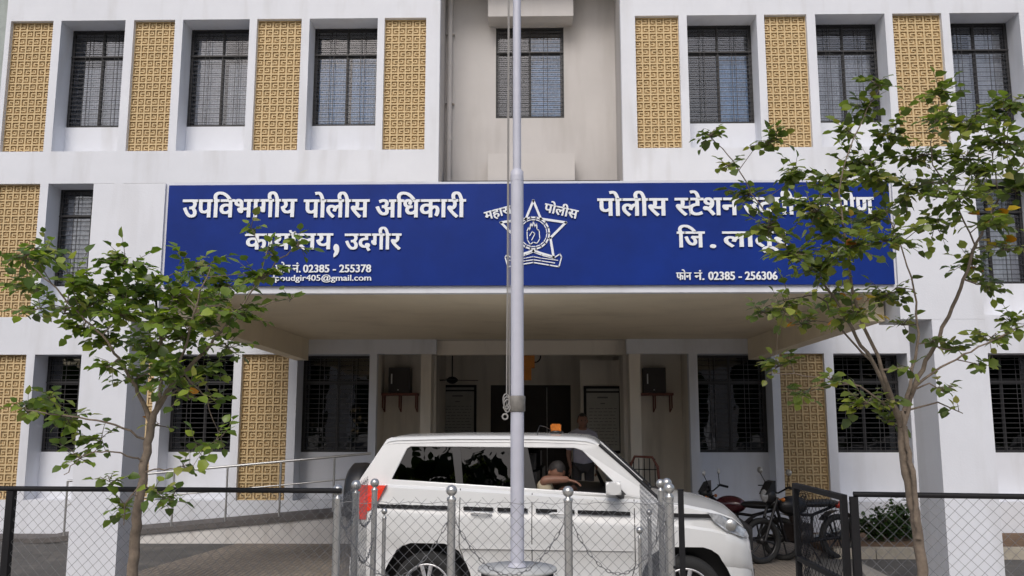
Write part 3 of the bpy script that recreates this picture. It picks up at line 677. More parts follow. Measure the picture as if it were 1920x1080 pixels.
    for s_ in (-1, 1):
        inset(q, s_, .004, .010, 'window_pane', GLASSC); inset(md_, s_, .004, .010, 'window_pane', GLASSC)
        inset([(.965, 1.73), (1.055, 1.73), (1.10, 1.33), (1.03, 1.335)], s_, .001, .016, 'window_pillar', PLAS)
        inset([(1.66, 1.73), (1.74, 1.73), (1.84, 1.30), (1.70, 1.30)], s_, .001, .016, 'window_pillar', PLAS)
        inset([(2.735, 1.27), (2.60, 1.27), (2.60, 1.235), (2.78, 1.235)], s_, .0, .014, 'window_pillar', PLAS)
    # roof
    rf = MB(); V = []; xs = [.27, .31, .4, 1.0, 1.8, 2.2, 2.34, 2.42, 2.47]; zs = [1.77, 1.80, 1.815, 1.83, 1.83, 1.82, 1.81, 1.785, 1.745]
    ys = [-.715, -.70, -.66, -.55, -.3, 0, .3, .55, .66, .70, .715]; cz = [-.035, -.012, 0, .008, .016, .02, .016, .008, 0, -.012, -.035]
    for x, z in zip(xs, zs): V += [(x, y, z + c) for y, c in zip(ys, cz)]
    m_ = len(ys); rf.add(V, [(i * m_ + k, i * m_ + k + 1, (i + 1) * m_ + k + 1, (i + 1) * m_ + k) for i in range(len(xs) - 1) for k in range(m_ - 1)], 0, True)
    V2 = [(x, y, z - .03) for x, y, z in V]; rf.add(V2, [(i * m_ + k, i * m_ + k + 1, (i + 1) * m_ + k + 1, (i + 1) * m_ + k) for i in range(len(xs) - 1) for k in range(m_ - 1)], 0)
    rf.build('roof', CARW, e)
    ws = MB(); V = []
    for i in range(7):
        t = i / 6; 
        for k in range(9): u = -1 + k / 4; V.append((2.44 + .60 * t - .05 * u * u - (.0) , u * (.68 + .10 * t), 1.75 - .53 * t + .015 * math.sin(math.pi * t)))
    ws.add(V, [(i * 9 + k, i * 9 + k + 1, (i + 1) * 9 + k + 1, (i + 1) * 9 + k) for i in range(6) for k in range(8)], 0, True); ws.build('windscreen', GLASSC, e)
    wt = MB(); wt.tube([(2.47, -.715, 1.745), (2.75, -.745, 1.50), (3.05, -.775, 1.215)], .018, 6); wt.tube([(2.47, .715, 1.745), (2.75, .745, 1.50), (3.05, .775, 1.215)], .018, 6)
    wt.tube([(3.06, -.78, 1.212), (3.10, -.4, 1.235), (3.11, 0, 1.245), (3.10, .4, 1.235), (3.06, .78, 1.212)], .022, 6); wt.build('windscreen_trim', PLAS, e)
    rg = MB(); rg.add([(.02, -.74, 1.36), (.02, .74, 1.36), (.29, .66, 1.77), (.29, -.66, 1.77)], [(0, 1, 2, 3)]); rg.build('rear_window', GLASSC, e)
    # cabin
    c_ = MB(); c_.poly([(.12, ip(PZ, .12) + .03), (1.2, ip(PZ, 1.2) + .03), (2.6, ip(PZ, 2.6) + .03), (2.98, 1.25), (2.98, 1.15), (.12, 1.15)], -.745, .745); c_.box(.35, .7, -.6, .6, 1.2, 1.50); c_.box(1.15, 1.30, -.66, .66, 1.2, 1.42)
    for s_ in (-.4, .4):
        c_.box(1.70, 1.83, s_ - .24, s_ + .24, 1.2, 1.46); c_.box(1.72, 1.80, s_ - .12, s_ + .12, 1.48, 1.64)
        c_.box(1.17, 1.25, s_ - .11, s_ + .11, 1.44, 1.57)
    c_.box(2.62, 2.98, -.7, .7, 1.24, 1.30); c_.build('seats_and_dashboard', PLAS, e)
    sw = MB(); M = Matrix.Translation((2.50, .38, 1.26)) @ Matrix.Rotation(R(65), 4, 'Y')
    sw.tube([M @ Vector((.18 * math.cos(t), .18 * math.sin(t), 0)) for t in [i * math.pi / 12 for i in range(25)]], .014, 8); sw.build('steering_wheel', PLAS, e)
    # lamps, grille, bumper
    tl = MB(); zt_ = lambda x: ip(PZ, x)
    tl.poly([(-.012, 1.335), (.33, 1.338), (.27, 1.22), (.20, 1.10), (.14, 1.08), (.13, 1.00), (.045, 1.00), (.035, 1.15), (-.012, 1.18)], -.87, -.70)
    tl.v = [(x, y if y > -.8 else -(ip(PW, max(0, x)) + .006), z) for x, y, z in tl.v]; t1 = tl.build('tail_light', REDL, e)
    tl.v = [(x, -y, z) for x, y, z in tl.v]; tl.build('tail_light', REDL, e)
    for s_ in (-1, 1):
        hl = MB(); P = [(3.50, 1.105), (3.62, 1.085), (3.76, 1.03), (3.88, .93), (3.915, .86), (3.84, .865), (3.68, .93), (3.56, 1.02)]
        hl.poly(P, 0, .1); hl.v = [(x, s_ * (ip(PW, x) + (.008 if y == 0 else -.25)), z) for x, y, z in hl.v]; ho = hl.build('headlight', CLEARL, e)
        rg_ = MB(); rg_.lathe([(.001, -.01), (.05, -.012), (.06, .006), (.05, .012)], c=(3.72, s_ * (ip(PW, 3.72) + .006), .985), axis='Y', n=16); rg_.build('lamp_ring', STEEL, ho)
    gr = MB(); gr.box(3.96, 3.985, -.42, .42, .70, .92); gr.box(3.96, 3.985, -.45, .45, .40, .52); gr.build('grille', PLAS, e)
    ch = MB()
    for i in range(6): y = -.35 + i * .14; ch.box(3.984, 3.99, y - .02, y + .02, .71, .91)
    ch.build('grille_bars', STEEL, e)
    bp = MB(); bp.box(-.05, .05, -.78, .78, .42, .62); bp.build('rear_bumper', CARW, e)
    # mirror
    for s_ in (-1, 1):
        mr = MB(); mr.ball((0, 0, 0), 1, 14, sc=(.13, .16, .13)); mr.v = [(2.60 + max(-.072, min(.075, x)), s_ * .955 + max(-.09, min(.09, y)), 1.335 + max(-.058, min(.058, z))) for x, y, z in mr.v]
        mo = mr.build('wing_mirror', CARW, e); ms = MB(); ms.tube([(2.63, s_ * .90, 1.29), (2.68, s_ * .78, 1.25)], [.03, .04], 8); ms.build('mirror_stem', PLAS, mo)
    # door mirror is wide seen from the side: outer shell plate
    be = MB(); be.lathe([(.001, 0), (.075, 0), (.08, .02), (.06, .03)], c=(2.0, -.1, 1.845), n=16); bo = be.build('roof_beacon', PLAS, e)
    be = MB(); be.box(1.945, 2.055, -.155, -.045, 1.868, 1.935); be.box(1.955, 2.045, -.145, -.055, 1.935, 1.945); be.build('beacon_lens', AMBER, bo)
    an = MB(); an.tube([(1.84, -.60, 1.80), (1.835, -.60, 1.86), (1.86, -.58, 1.93), (1.9, -.4, 1.92), (1.95, -.15, 1.88)], .004, 6); an.build('beacon_cable', PLAS, e)
    # wheels
    def wheel(cx, cz, s_):
        we = empty('wheel', (cx, s_ * .78, cz)); we.parent = e
        t = MB(); t.lathe([(.235, -.10), (.27, -.115), (.32, -.11), (.342, -.085), (.346, -.04), (.346, .04), (.342, .085), (.32, .11), (.27, .115), (.235, .10), (.235, -.10)], axis='Y', n=48); t.build('tyre', RUBBER, we)
        r_ = MB(); r_.lathe([(.245, s_ * .095), (.238, s_ * .11), (.225, s_ * .10), (.215, s_ * .05), (.21, -s_ * .08)], axis='Y', n=48)
        r_.lathe([(.001, s_ * .085), (.045, s_ * .082), (.055, s_ * .06), (.055, s_ * .03)], axis='Y', n=20)
        for k in range(5):
            for dd in (-9, 9):
                a0 = R(k * 72 + 20 + dd * .6); a1 = R(k * 72 + 20 + dd * 1.3)
                p0 = Vector((.04 * math.cos(a0), s_ * .075, .04 * math.sin(a0))); p1 = Vector((.225 * math.cos(a1), s_ * .085, .225 * math.sin(a1)))
                r_.tube([p0, p1], [.018, .024], 6)
        r_.build('rim', ALLOY, we); dk = MB(); dk.lathe([(.001, s_ * .01), (.215, s_ * .01)], axis='Y', n=32); dk.build('brake_disc', PLAS, we)
    for cx, cz in WC:
        for s_ in (-1, 1): wheel(cx, cz, s_)
    # spare wheel on the tailgate
    sp = MB(); sp.lathe([(.001, -.28), (.30, -.28), (.345, -.24), (.35, -.12), (.33, -.05), (.001, -.05)], c=(0, 0, 1.17), axis='X', n=40); sp.build('spare_wheel', PLAS, e)
    return e
CAR = make_car()
# clothed driver dozing with folded arms on the window sill
def person_hands(mb, M, s_=1, size=.09):
    mb.ball(M @ Vector((0, 0, 0)), .001, 4)
def hand(parent, M, s_=1, m_=SKIN):
    """palm with four unequal bent fingers and a side thumb, along local +X"""
    V = [(0, 0, 0), (.045, 0, 0), (.085, 0, 0)]; E = [(0, 1), (1, 2)]; Rr = [(.022, .014), (.036, .014), (.038, .013)]
    for i, (y, l) in enumerate(((-.03, .068), (-.01, .078), (.01, .072), (.03, .056))):
        k = len(V); V += [(.095, y, 0), (.095 + l * .5, y * 1.05, -.012), (.095 + l * .85, y * 1.05, -.034)]; E += [(2, k), (k, k + 1), (k + 1, k + 2)]; Rr += [(.009, .009), (.0085, .0085), (.0075, .0075)]
    k = len(V); V += [(.04, s_ * .035, -.004), (.07, s_ * .058, -.016), (.098, s_ * .062, -.026)]; E += [(1, k), (k, k + 1), (k + 1, k + 2)]; Rr += [(.012, .012), (.010, .010), (.008, .008)]
    me = skin_mesh('hand', V, E, Rr, 0, 1); me.materials.clear(); me.materials.append(m_); me.transform(M); return me
def join_meshes(name, mes, mats):
    bm = bmesh.new()
    for i, me in enumerate(mes):
        n0 = len(bm.faces); bm.from_mesh(me); bm.faces.ensure_lookup_table()
    me = bpy.data.meshes.new(name); bm.to_mesh(me); bm.free(); me.materials.clear()
    for m_ in mats: me.materials.append(m_)
    for p in me.polygons: p.material_index = 0; p.use_smooth = True
    return me
def head_mesh(c, r=.1, yaw=0.0, tilt=0.0):
    """head facing local -Y"""
    bm = bmesh.new(); bmesh.ops.create_icosphere(bm, subdivisions=4, radius=1)
    for v in bm.verts:
        x, y, z = v.co; wd = .78 - .12 * max(0, -z) ; v.co = Vector((x * wd, y * .95 - (.08 if z < -.2 and y < 0 else 0), z * 1.22))
        x, y, z = v.co
        if y < 0:
            nose = math.exp(-((x / .13) ** 2 + ((z + .12) / .22) ** 2)); v.co.y -= .20 * nose
            for sx in (-.28, .28): v.co.y += .10 * math.exp(-(((x - sx) / .14) ** 2 + ((z - .08) / .10) ** 2))
            v.co.y -= .05 * math.exp(-((x / .28) ** 2 + ((z + .55) / .08) ** 2)); v.co.y += .05 * math.exp(-((x / .25) ** 2 + ((z + .49) / .03) ** 2))
            v.co.y -= .05 * math.exp(-((x / .3) ** 2 + ((z - .25) / .08) ** 2))
    M = Matrix.Translation(c) @ Matrix.Rotation(yaw, 4, 'Z') @ Matrix.Rotation(tilt, 4, 'X') @ Matrix.Scale(r, 4)
    me = bpy.data.meshes.new('head'); bm.transform(M); bm.to_mesh(me); bm.free(); return me, M
def person(name_parts, verts, edges, radii, head_c, yaw, tilt, hands, label, loc, rz, clothes, root=0, hair_m=HAIR):
    e = empty('person', loc, rz, label, 'person')
    body = skin_mesh('body', verts, edges, radii, root, 2); hm, M = head_mesh(head_c, .105, yaw, tilt); parts = [body, hm]
    for Mh, s_ in hands: parts.append(hand(None, Mh, s_))
    ears = MB()
    for sx in (-.82, .82): ears.ball(M @ Vector((sx * .98, .02, -.05)), .022, 6, sc=(.5, 1, 1.3))
    parts.append(ears.mesh('ears', SKIN)); link('body', join_meshes('body', parts, [SKIN]), e)
    # hair cap
    bm = bmesh.new(); bmesh.ops.create_icosphere(bm, subdivisions=3, radius=1)
    for v in bm.verts: v.co = Vector((v.co.x * .85, v.co.y * 1.0 + .05, v.co.z * 1.27 + .02)) * (1 + .03 * noise.noise(v.co * 6))
    bmesh.ops.delete(bm, geom=[v for v in bm.verts if (v.co.y < -.35 and v.co.z < .62) or v.co.z < -.35 or (v.co.y < .1 and v.co.z < .18)], context='VERTS')
    bm.transform(M); me = bpy.data.meshes.new('hair'); bm.to_mesh(me); bm.free(); me.materials.append(hair_m)
    for p in me.polygons: p.use_smooth = True
    link('hair', me, e)
    ey = MB()
    for sx in (-.28, .28): ey.ball(M @ Vector((sx, -.80, .08)), .011, 6)
    ey.build('eyes', HAIR, e)
    for nm, v_, e_, r_, m_, rt in clothes:
        cm = skin_mesh(nm, v_, e_, r_, rt, 2); cm.materials.clear(); cm.materials.append(m_); link(nm, cm, e)
    return e
# driver: origin on the seat of the car, local -Y towards the camera, x forward
Mc = CAR.matrix_basis
dp_ = Mc @ Vector((1.93, -.40, .80))
V = [(0, 0, 0), (-.05, 0, .25), (-.02, -.02, .43), (.07, -.14, .60), (0, -.2, .43), (-.02, -.37, .60), (.24, -.34, .60), (-.02, .17, .42), (.12, .12, .25), (.30, -.1, .42), (.27, -.27, .53), (.35, -.1, 0), (.45, -.1, -.3), (.35, .1, 0), (.45, .1, -.3)]
E_ = [(0, 1), (1, 2), (2, 3), (2, 4), (4, 5), (5, 6), (2, 7), (7, 8), (8, 9), (9, 10), (0, 11), (11, 12), (0, 13), (13, 14)]
Rr = [(.12, .11), (.12, .10), (.11, .09), (.05, .05), (.07, .06), (.048, .048), (.032, .03), (.07, .06), (.048, .048), (.042, .04), (.03, .028), .09, .05, .09, .05]
Rr = [r if isinstance(r, tuple) else (r, r) for r in Rr]
person(None, V, E_, Rr, (.10, -.19, .655), R(35), R(35), [(Matrix.Translation((.205, -.345, .60)) @ Matrix.Rotation(R(12), 4, 'Y'), 1), (Matrix.Translation((.275, -.235, .515)) @ Matrix.Rotation(R(192), 4, 'Z'), -1)],
       'driver in a beige shirt dozing over folded arms at the open front car window', dp_, R(-5),
       [('shirt', [(0, 0, 0), (-.05, 0, .25), (-.02, -.02, .45), (0, -.2, .43), (-.018, -.365, .575), (-.02, .17, .42), (.05, .15, .34)], [(0, 1), (1, 2), (2, 3), (3, 4), (2, 5), (5, 6)], [(.17, .15), (.18, .145), (.17, .135), (.10, .10), (.085, .08), (.10, .09), (.08, .075)], SHIRT, 0),
        ('trousers', [(0, 0, 0), (.35, -.1, 0), (.45, -.1, -.3), (.35, .1, 0), (.45, .1, -.3)], [(0, 1), (1, 2), (0, 3), (3, 4)], [(.15, .13), (.10, .10), (.065, .065), (.10, .10), (.065, .065)], TROUS, 0)])
bdl = MB()
# man standing in the porch
hx = at(1092, 787, 14.9)
pz = FZ
V = [(0, 0, .92), (0, .01, 1.15), (0, .02, 1.34), (0, .0, 1.56), (-.19, .02, 1.34), (-.24, .03, 1.06), (-.21, -.06, .82), (.19, .02, 1.34), (.24, .03, 1.06), (.22, -.05, .82), (-.1, 0, .86), (-.11, .01, .48), (-.11, .03, .08), (-.12, -.12, .03), (.1, 0, .86), (.11, .01, .48), (.12, .03, .08), (.13, -.12, .03)]
E_ = [(0, 1), (1, 2), (2, 3), (2, 4), (4, 5), (5, 6), (2, 7), (7, 8), (8, 9), (0, 10), (10, 11), (11, 12), (12, 13), (0, 14), (14, 15), (15, 16), (16, 17)]
Rr = [(.12, .085), (.11, .08), (.11, .08), (.05, .05), (.06, .055), (.042, .042), (.028, .026), (.06, .055), (.042, .042), (.028, .026), (.09, .09), (.06, .06), (.042, .042), (.04, .028), (.09, .09), (.06, .06), (.042, .042), (.04, .028)]
person(None, V, E_, Rr, (0, -.01, 1.60), 0, 0, [(Matrix.Translation((-.213, -.05, .85)) @ Matrix.Rotation(R(90), 4, 'Y'), 1), (Matrix.Translation((.221, -.043, .85)) @ Matrix.Rotation(R(90), 4, 'Y'), -1)],
       'man in a pale lilac shirt standing in the dark porch behind the car', (hx.x, 14.9, hx.z - 1.62), R(6),
       [('shirt', [(0, 0, .78), (0, .01, 1.15), (0, .02, 1.35), (0, .005, 1.50), (-.19, .02, 1.35), (-.235, .025, 1.10), (.19, .02, 1.35), (.235, .025, 1.10)], [(0, 1), (1, 2), (2, 3), (2, 4), (4, 5), (2, 6), (6, 7)], [(.18, .13), (.175, .13), (.185, .135), (.09, .085), (.09, .085), (.075, .07), (.09, .085), (.075, .07)], LILAC, 0),
        ('trousers', [(0, 0, .92), (-.1, 0, .84), (-.11, .01, .48), (-.11, .03, .12), (.1, 0, .84), (.11, .01, .48), (.12, .03, .12)], [(0, 1), (1, 2), (2, 3), (0, 4), (4, 5), (5, 6)], [(.16, .115), (.10, .10), (.075, .075), (.07, .07), (.10, .10), (.075, .075), (.07, .07)], TROUS, 0)])

# ================================================================== MOTORCYCLES
def motorcycle(loc, rz, label, tank_m, scale=1.0):
    e = empty('motorcycle', loc, rz, label, 'motorcycle', 'motorcycles parked beside the porch'); e.scale = (scale,) * 3
    def wh(x, nm):
        we = empty(nm, (x, 0, .30)); we.parent = e
        t = MB(); t.lathe([(.235, -.035), (.27, -.045), (.295, -.03), (.302, 0), (.295, .03), (.27, .045), (.235, .035), (.235, -.035)], axis='Y', n=36); t.build('tyre', RUBBER, we)
        r_ = MB(); r_.lathe([(.235, -.025), (.22, -.02), (.22, .02), (.235, .025)], axis='Y', n=36); r_.lathe([(.001, -.06), (.05, -.05), (.05, .05), (.001, .06)], axis='Y', n=16)
        for k in range(6): a = R(60 * k); r_.tube([(.04 * math.cos(a), 0, .04 * math.sin(a)), (.225 * math.cos(a + .25), 0, .225 * math.sin(a + .25))], .013, 6)
        r_.build('rim', PLAS, we)
    wh(.65, 'wheel'); wh(-.62, 'wheel')
    b = MB()   # forks + mudguard
    for s in (-.08, .08): b.tube([(.65, s, .30), (.42, s, .86)], .02, 8); 
    b.build('fork', PLAS, e)
    b = MB(); pts = [(.65 + .335 * math.cos(t), 0, .30 + .335 * math.sin(t)) for t in [R(20 + i * 14) for i in range(10)]]
    for p, q in zip(pts, pts[1:]): b.add([(p[0], -.05, p[2]), (p[0], .05, p[2]), (q[0], .05, q[2]), (q[0], -.05, q[2])], [(0, 1, 2, 3)])
    b.build('mudguard', PLAS, e); b = MB()
    pts = [(-.62 + .35 * math.cos(t), 0, .30 + .35 * math.sin(t)) for t in [R(40 + i * 14) for i in range(10)]]
    for p, q in zip(pts, pts[1:]): b.add([(p[0], -.07, p[2]), (p[0], .07, p[2]), (q[0], .07, q[2]), (q[0], -.07, q[2])], [(0, 1, 2, 3)])
    b.build('mudguard', PLAS, e)
    b = MB(); b.tube([(.42, 0, .84), (.1, 0, .62), (-.2, 0, .60), (-.62, 0, .72)], .022, 8); b.tube([(.40, 0, .78), (.25, 0, .28), (-.15, 0, .26), (-.62, .09, .30)], .022, 8); b.tube([(-.2, 0, .6), (-.15, 0, .26)], .02, 8); b.tube([(-.15, -.09, .26), (-.62, -.09, .30), (-.5, -.09, .62)], .018, 8); b.build('frame', BLACKM, e)
    b = MB(); b.ball((.12, 0, .74), 1, 12, sc=(.24, .13, .13)); b.build('tank', tank_m, e)
    b = MB(); b.ball((-.32, 0, .755), 1, 12, sc=(.34, .115, .055)); b.build('seat', PLAS, e)
    b = MB(); b.ball((-.68, 0, .72), 1, 8, sc=(.10, .07, .05)); b.build('tail_lamp', REDL, e)
    b = MB(); b.box(-.12, .2, -.11, .11, .28, .5); b.tube([(.05, 0, .45), (.10, 0, .62)], .08, 10); b.lathe([(.001, -.13), (.09, -.13), (.1, 0), (.09, .13), (.001, .13)], c=(.0, 0, .34), axis='Y', n=18); b.build('engine', STAIN, e)
    b = MB(); b.tube([(.15, -.12, .45), (.2, -.14, .25), (-.1, -.14, .24), (-.35, -.15, .28), (-.75, -.15, .36)], [.018, .018, .02, .04, .045], 10); b.build('exhaust', STEEL, e)
    b = MB(); b.tube([(.30, -.36, .97), (.36, -.24, 1.0), (.42, -.10, .92), (.42, .10, .92), (.36, .24, 1.0), (.30, .36, .97)], .012, 8)
    for s in (-1, 1): b.tube([(.36, s * .24, 1.0), (.29, s * .38, .965)], .019, 8); b.tube([(.39, s * .22, 1.0), (.40, s * .36, .99)], .007, 6)
    b.build('handlebar', BLACKM, e)
    b = MB(); b.ball((.50, 0, .88), 1, 12, sc=(.10, .10, .11)); h = b.build('headlamp', PLAS, e); b = MB(); b.lathe([(.001, .03), (.06, .02), (.085, 0)], c=(.575, 0, .88), axis='X', n=18); b.build('lens', CLEARL, h)
    b = MB(); b.poly([(.44, .92), (.60, .90), (.50, 1.06), (.44, 1.08)], -.08, .08); b.build('visor', PLAS, e)
    for s in (-1, 1):
        b = MB(); b.tube([(.36, s * .22, 1.0), (.40, s * .30, 1.16)], .006, 6); mo = b.build('mirror', BLACKM, e)
        b = MB(); b.ball((.40, s * .31, 1.20), 1, 10, sc=(.015, .06, .045)); b.build('mirror_glass', STEEL, mo)
    b = MB(); b.tube([(-.05, .1, .25), (-.1, .26, .0)], .012, 6); b.build('side_stand', BLACKM, e)
    for s in (-1, 1):
        b = MB(); b.tube([(.42, s * .1, .84), (.42, s * .2, .84)], .008, 6); b.ball((.42, s * .2, .84), .026, 6); b.build('turn_signal', AMBER, e)
    return e
m1 = atz(1392, 1016, 0); m2 = atz(1478, 1030, 0)
motorcycle((at(1385, 960, 13.4).x, 13.4, 0), R(148), 'motorcycle with maroon tank and dark seat parked just ahead of the white car', MAROON)
motorcycle((at(1500, 960, 13.0).x, 13.0, 0), R(-158), 'black motorcycle with its front wheel turned to the car beside the gate leaf', PLAS, 1.05)

# ================================================================== FLAGPOLE with pedestal, enclosure posts and chains
PY_ = 6.3
fp = at(970, 1062, PY_)
ftop = at(966, 335, PY_); fpe = empty('flagpole', (fp.x, PY_, 0), 0, 'tall pale grey stepped flagpole with a tape band and rope standing on a round pedestal', 'flagpole')
b = MB(); b.tube([(0, 0, fp.z - .01), (0, 0, ftop.z)], .048, 20); b.tube([(0, 0, ftop.z), (0, 0, ftop.z + .05), (0, 0, ftop.z + .07)], [.048, .048, .031], 20); b.tube([(0, 0, ftop.z + .07), (0, 0, 9.5)], [.031, .027], 20)
b.tube([(0, 0, ftop.z - .02), (0, 0, ftop.z + .02)], .0495, 20); b.lathe([(.052, .03), (.062, .005), (.066, 0)], c=(0, 0, fp.z), n=20); b.build('pole', POLEM, fpe)
zt1, zt0 = at(968, 742, PY_).z, at(968, 772, PY_).z
b = MB(); b.lathe([(.053, zt0), (.058, zt0 + .006), (.057, (zt0 + zt1) / 2), (.059, zt1 - .006), (.053, zt1)], n=20); b.build('tape_band', TAPE, fpe)
b = MB(); b.tube([(-.075, -.02, zt0 - .03), (-.070, -.02, 3), (-.062, -.02, 6), (-.05, -.02, 9.4)], .005, 6); b.tube([(-.056, -.03, zt0), (-.060, -.03, 4), (-.05, -.03, 9.4)], .004, 6)
for k in range(3): b.tube([(-.07 + .022 * math.cos(t) - .004 * k, -.03 + .012 * math.sin(2 * t), zt0 + .04 + .02 * k + .045 * math.sin(t)) for t in [i * math.pi / 6 for i in range(13)]], .005, 6)
b.tube([(-.085 + .019 * math.cos(t), -.03, zt0 - .035 + .019 * math.sin(t)) for t in [i * math.pi / 6 for i in range(13)]], .006, 6)
b.build('rope', ROPE, fpe)
b = MB(); b.tube([(-.05, -.01, zt0 + .03), (-.10, -.02, zt0 + .03)], .008, 6); b.build('cleat', STEEL, fpe)
PED = mat('dark_pebble_dash', (0.05, 0.05, 0.055), 0.85, var=0.6, scale=40)
pe = empty('flagpole_pedestal', (fp.x, PY_, 0), 0, 'round pedestal with grey top and dark pebbled side under the flagpole', 'pedestal')
b = MB(); zt_ = fp.z - .005; b.lathe([(.001, zt_), (.27, zt_), (.275, zt_ - .02), (.255, zt_ - .03)], n=36); b.build('top_slab', mat('pale_grey_slab', (.52, .53, .53), .8, var=.08), pe)
b = MB(); b.lathe([(.25, zt_ - .03), (.26, .3), (.34, .02), (.34, 0)], n=36); b.build('side', PED, pe)
ENC = 'stainless posts round the flagpole'
def post(x, y, h, r, label):
    e = empty('ball_top_post', (x, y, 0), 0, label, 'post', ENC); b = MB(); b.tube([(0, 0, 0), (0, 0, h - .075)], r, 14); b.lathe([(r * 1.9, 0), (r * 1.9, .01), (r, .03)], n=14); b.lathe([(r, h - .1), (r * 1.15, h - .09), (r * 1.15, h - .08), (r * .6, h - .07), (r * .6, h - .06)], n=14)
    b.build('shaft', STEEL, e); k = MB(); k.ball((0, 0, h - .034), .034 if r > .02 else .024, 12); k.build('ball', STEEL, e); return (x, y, h)
P = []
def pp(px, ytop, Y, r, label): v = at(px, ytop, Y); P.append(post(v.x, v.y, v.z, r, label))
pp(634, 908, 5.5, .024, 'near left corner post of the flagpole enclosure, beside the end of the left fence')
pp(847, 909, 5.5, .025, 'front post between the car\'s rear wheel and the flagpole')
pp(1065, 911, 5.5, .025, 'front post just right of the flagpole below the driver')
pp(1254, 905, 5.55, .026, 'near right corner post of the flagpole enclosure beside the black gate post')
pp(668, 900, 6.1, .024, 'second post of the left side row, between the corner post and the tail light')
pp(703, 897, 6.85, .022, 'far left post standing in front of the red tail light')
pp(1250, 896, 6.2, .022, 'post hidden close behind the near right corner post')
pp(1238, 898, 6.9, .022, 'far right post standing before the car bonnet')
pp(721, 950, 6.9, .015, 'short thin post with small ball just right of the tail light'); pp(1217, 952, 6.9, .015, 'short thin post with small ball beside the bonnet stripe'); pp(1199, 985, 6.3, .012, 'shortest thin post left of the right post cluster')
def chain(a, b_, sag, label, z=None):
    A = Vector((a[0], a[1], a[2] - (.17 if z is None else z))); B = Vector((b_[0], b_[1], b_[2] - (.17 if z is None else z))); n = int((B - A).length * 1.25 / .035); mb = MB()
    pts = [A.lerp(B, i / n) - Vector((0, 0, sag * 4 * (i / n) * (1 - i / n))) for i in range(n + 1)]
    for i, (p, q) in enumerate(zip(pts, pts[1:])):
        d = (q - p).normalized(); s = Vector((0, 0, 1)).cross(d).normalized() if abs(d.z) < .95 else Vector((1, 0, 0)); u = d.cross(s); side = s if i % 2 else u; L = (q - p).length * .62; c = (p + q) / 2
        ring = [c + d * (L * math.cos(t)) + side * (.009 * math.sin(t)) for t in [k * math.pi / 4 for k in range(9)]]
        mb.tube(ring, .0026, 4, caps=False)
    o = mb.build('steel_chain', GALV); tag(o, label, 'chain', 'chains hung between the flagpole posts')
chain(P[0], P[1], .38, 'chain hanging from the near left corner post to the front post before the rear wheel')
chain(P[1], P[2], .36, 'long chain drooping in front of the flagpole between the two front posts')
chain(P[2], P[3], .36, 'chain hanging from the front post under the driver to the near right corner post')
chain(P[0], P[4], .12, 'short chain joining the near left corner post to the post behind it'); chain(P[4], P[5], .16, 'upper short chain hanging under the tail light between two left posts')
chain(P[4], P[5], .16, 'lower short chain hanging below the tail light between two left posts', .42)

# ================================================================== CHAIN LINK FENCES
def link_mesh(L, z0, z1f, cell=.062, r=.00115, wav=0.0):
    """diagonal wires in local x (0..L), z; z1f(x) gives the top"""
    b = MB(); H = z1f(L / 2) - z0; n = int((L + H) / cell) + 1
    for k in range(-int(H / cell) - 1, n):
        for s in (1, -1):
            pts = []
            xs = k * cell if s == 1 else k * cell + H
            ts = []
            for j in range(0, int(H / (cell * 1.0)) + 2):
                z = z0 + j * cell; x = xs + s * (z - z0); zt = z1f(min(max(x, 0), L))
                if z > zt: x -= s * (z - zt); z = zt
                if 0 <= x <= L: pts.append((x, s * .0012 + .0016 * ((j % 2) * 2 - 1), z))
            if len(pts) > 1: b.tube(pts, r, 3, caps=False, smooth=False)
    return b
def place_x(o, A, B):
    d = Vector((B[0] - A[0], B[1] - A[1])); o.location = (A[0], A[1], 0); o.rotation_euler = (0, 0, math.atan2(d.y, d.x)); return d.length
def fence(name, A, B, label, posts, rail_z=1.6, rail=True, braid=0.0, cell=.062):
    e = empty(name, (0, 0, 0), 0, label, 'fence', 'chain link fence runs'); L = place_x(e, A, B)
    if rail: b = MB(); b.tube([(0, 0, rail_z), (L, 0, rail_z)], .0145, 10); b.build('rail', BLACKM, e)
    for px_ in posts: b = MB(); b.box(px_ - .02, px_ + .02, -.02, .02, 0, rail_z - .013); b.build('post', BLACKM, e)
    top = rail_z - .012 if rail else rail_z
    link_mesh(L, .03, (lambda x: top) if not braid else (lambda x: top + braid * math.sin(x * 51)), cell).build('wire_mesh', GALV, e)
    if not rail:
        b = MB(); b.tube([(i * L / 40, 0, rail_z - .02 + .006 * math.sin(i * 1.7)) for i in range(41)], .002, 4); b.build('line_wire', GALV, e)
    return e
Lz = 1.6
A0 = atz(-260, 912, Lz); A1 = atz(0, 915.5, Lz); A2 = atz(640, 917, Lz)
zz = at(33, 917, 5.1)
LA = Vector((-4.6, 5.22)); LB = Vector((at(640, 917, 5.0).x, 5.0))
lp = (at(33, 917, 5.17).x - LA.x)
fence('chain_link_fence', LA, LB, 'left run of chain link fence with black top rail before the left pylon', [.02, lp], rail_z=at(300, 917, 5.1).z)
RB = (at(1600, 928, 4.85)); RC = (at(1925, 930, 4.72)); RC2 = (RC.x + 1.2, RC.y - .2)
fence('chain_link_fence', (RB.x, RB.y), RC2, 'right run of chain link fence with a black top rail beyond the gate leaf', [.0, 1.9], rail_z=at(1760, 929, 4.78).z)
MA = (LB.x, LB.y); MBp = (at(1276, 920, 4.98).x, 4.98)
fence('chain_link_fence', MA, MBp, 'railless chain link mesh stretched before the flagpole enclosure and the car', [], rail_z=at(960, 936, 5.0).z, rail=False, braid=.012)
fence('chain_link_fence', (LB.x - .01, LB.y + .02), (at(690, 940, 6.9).x, 6.9), 'short chain link return running back along the left side of the flagpole', [], rail_z=at(640, 935, 5.0).z, rail=False, braid=.01)
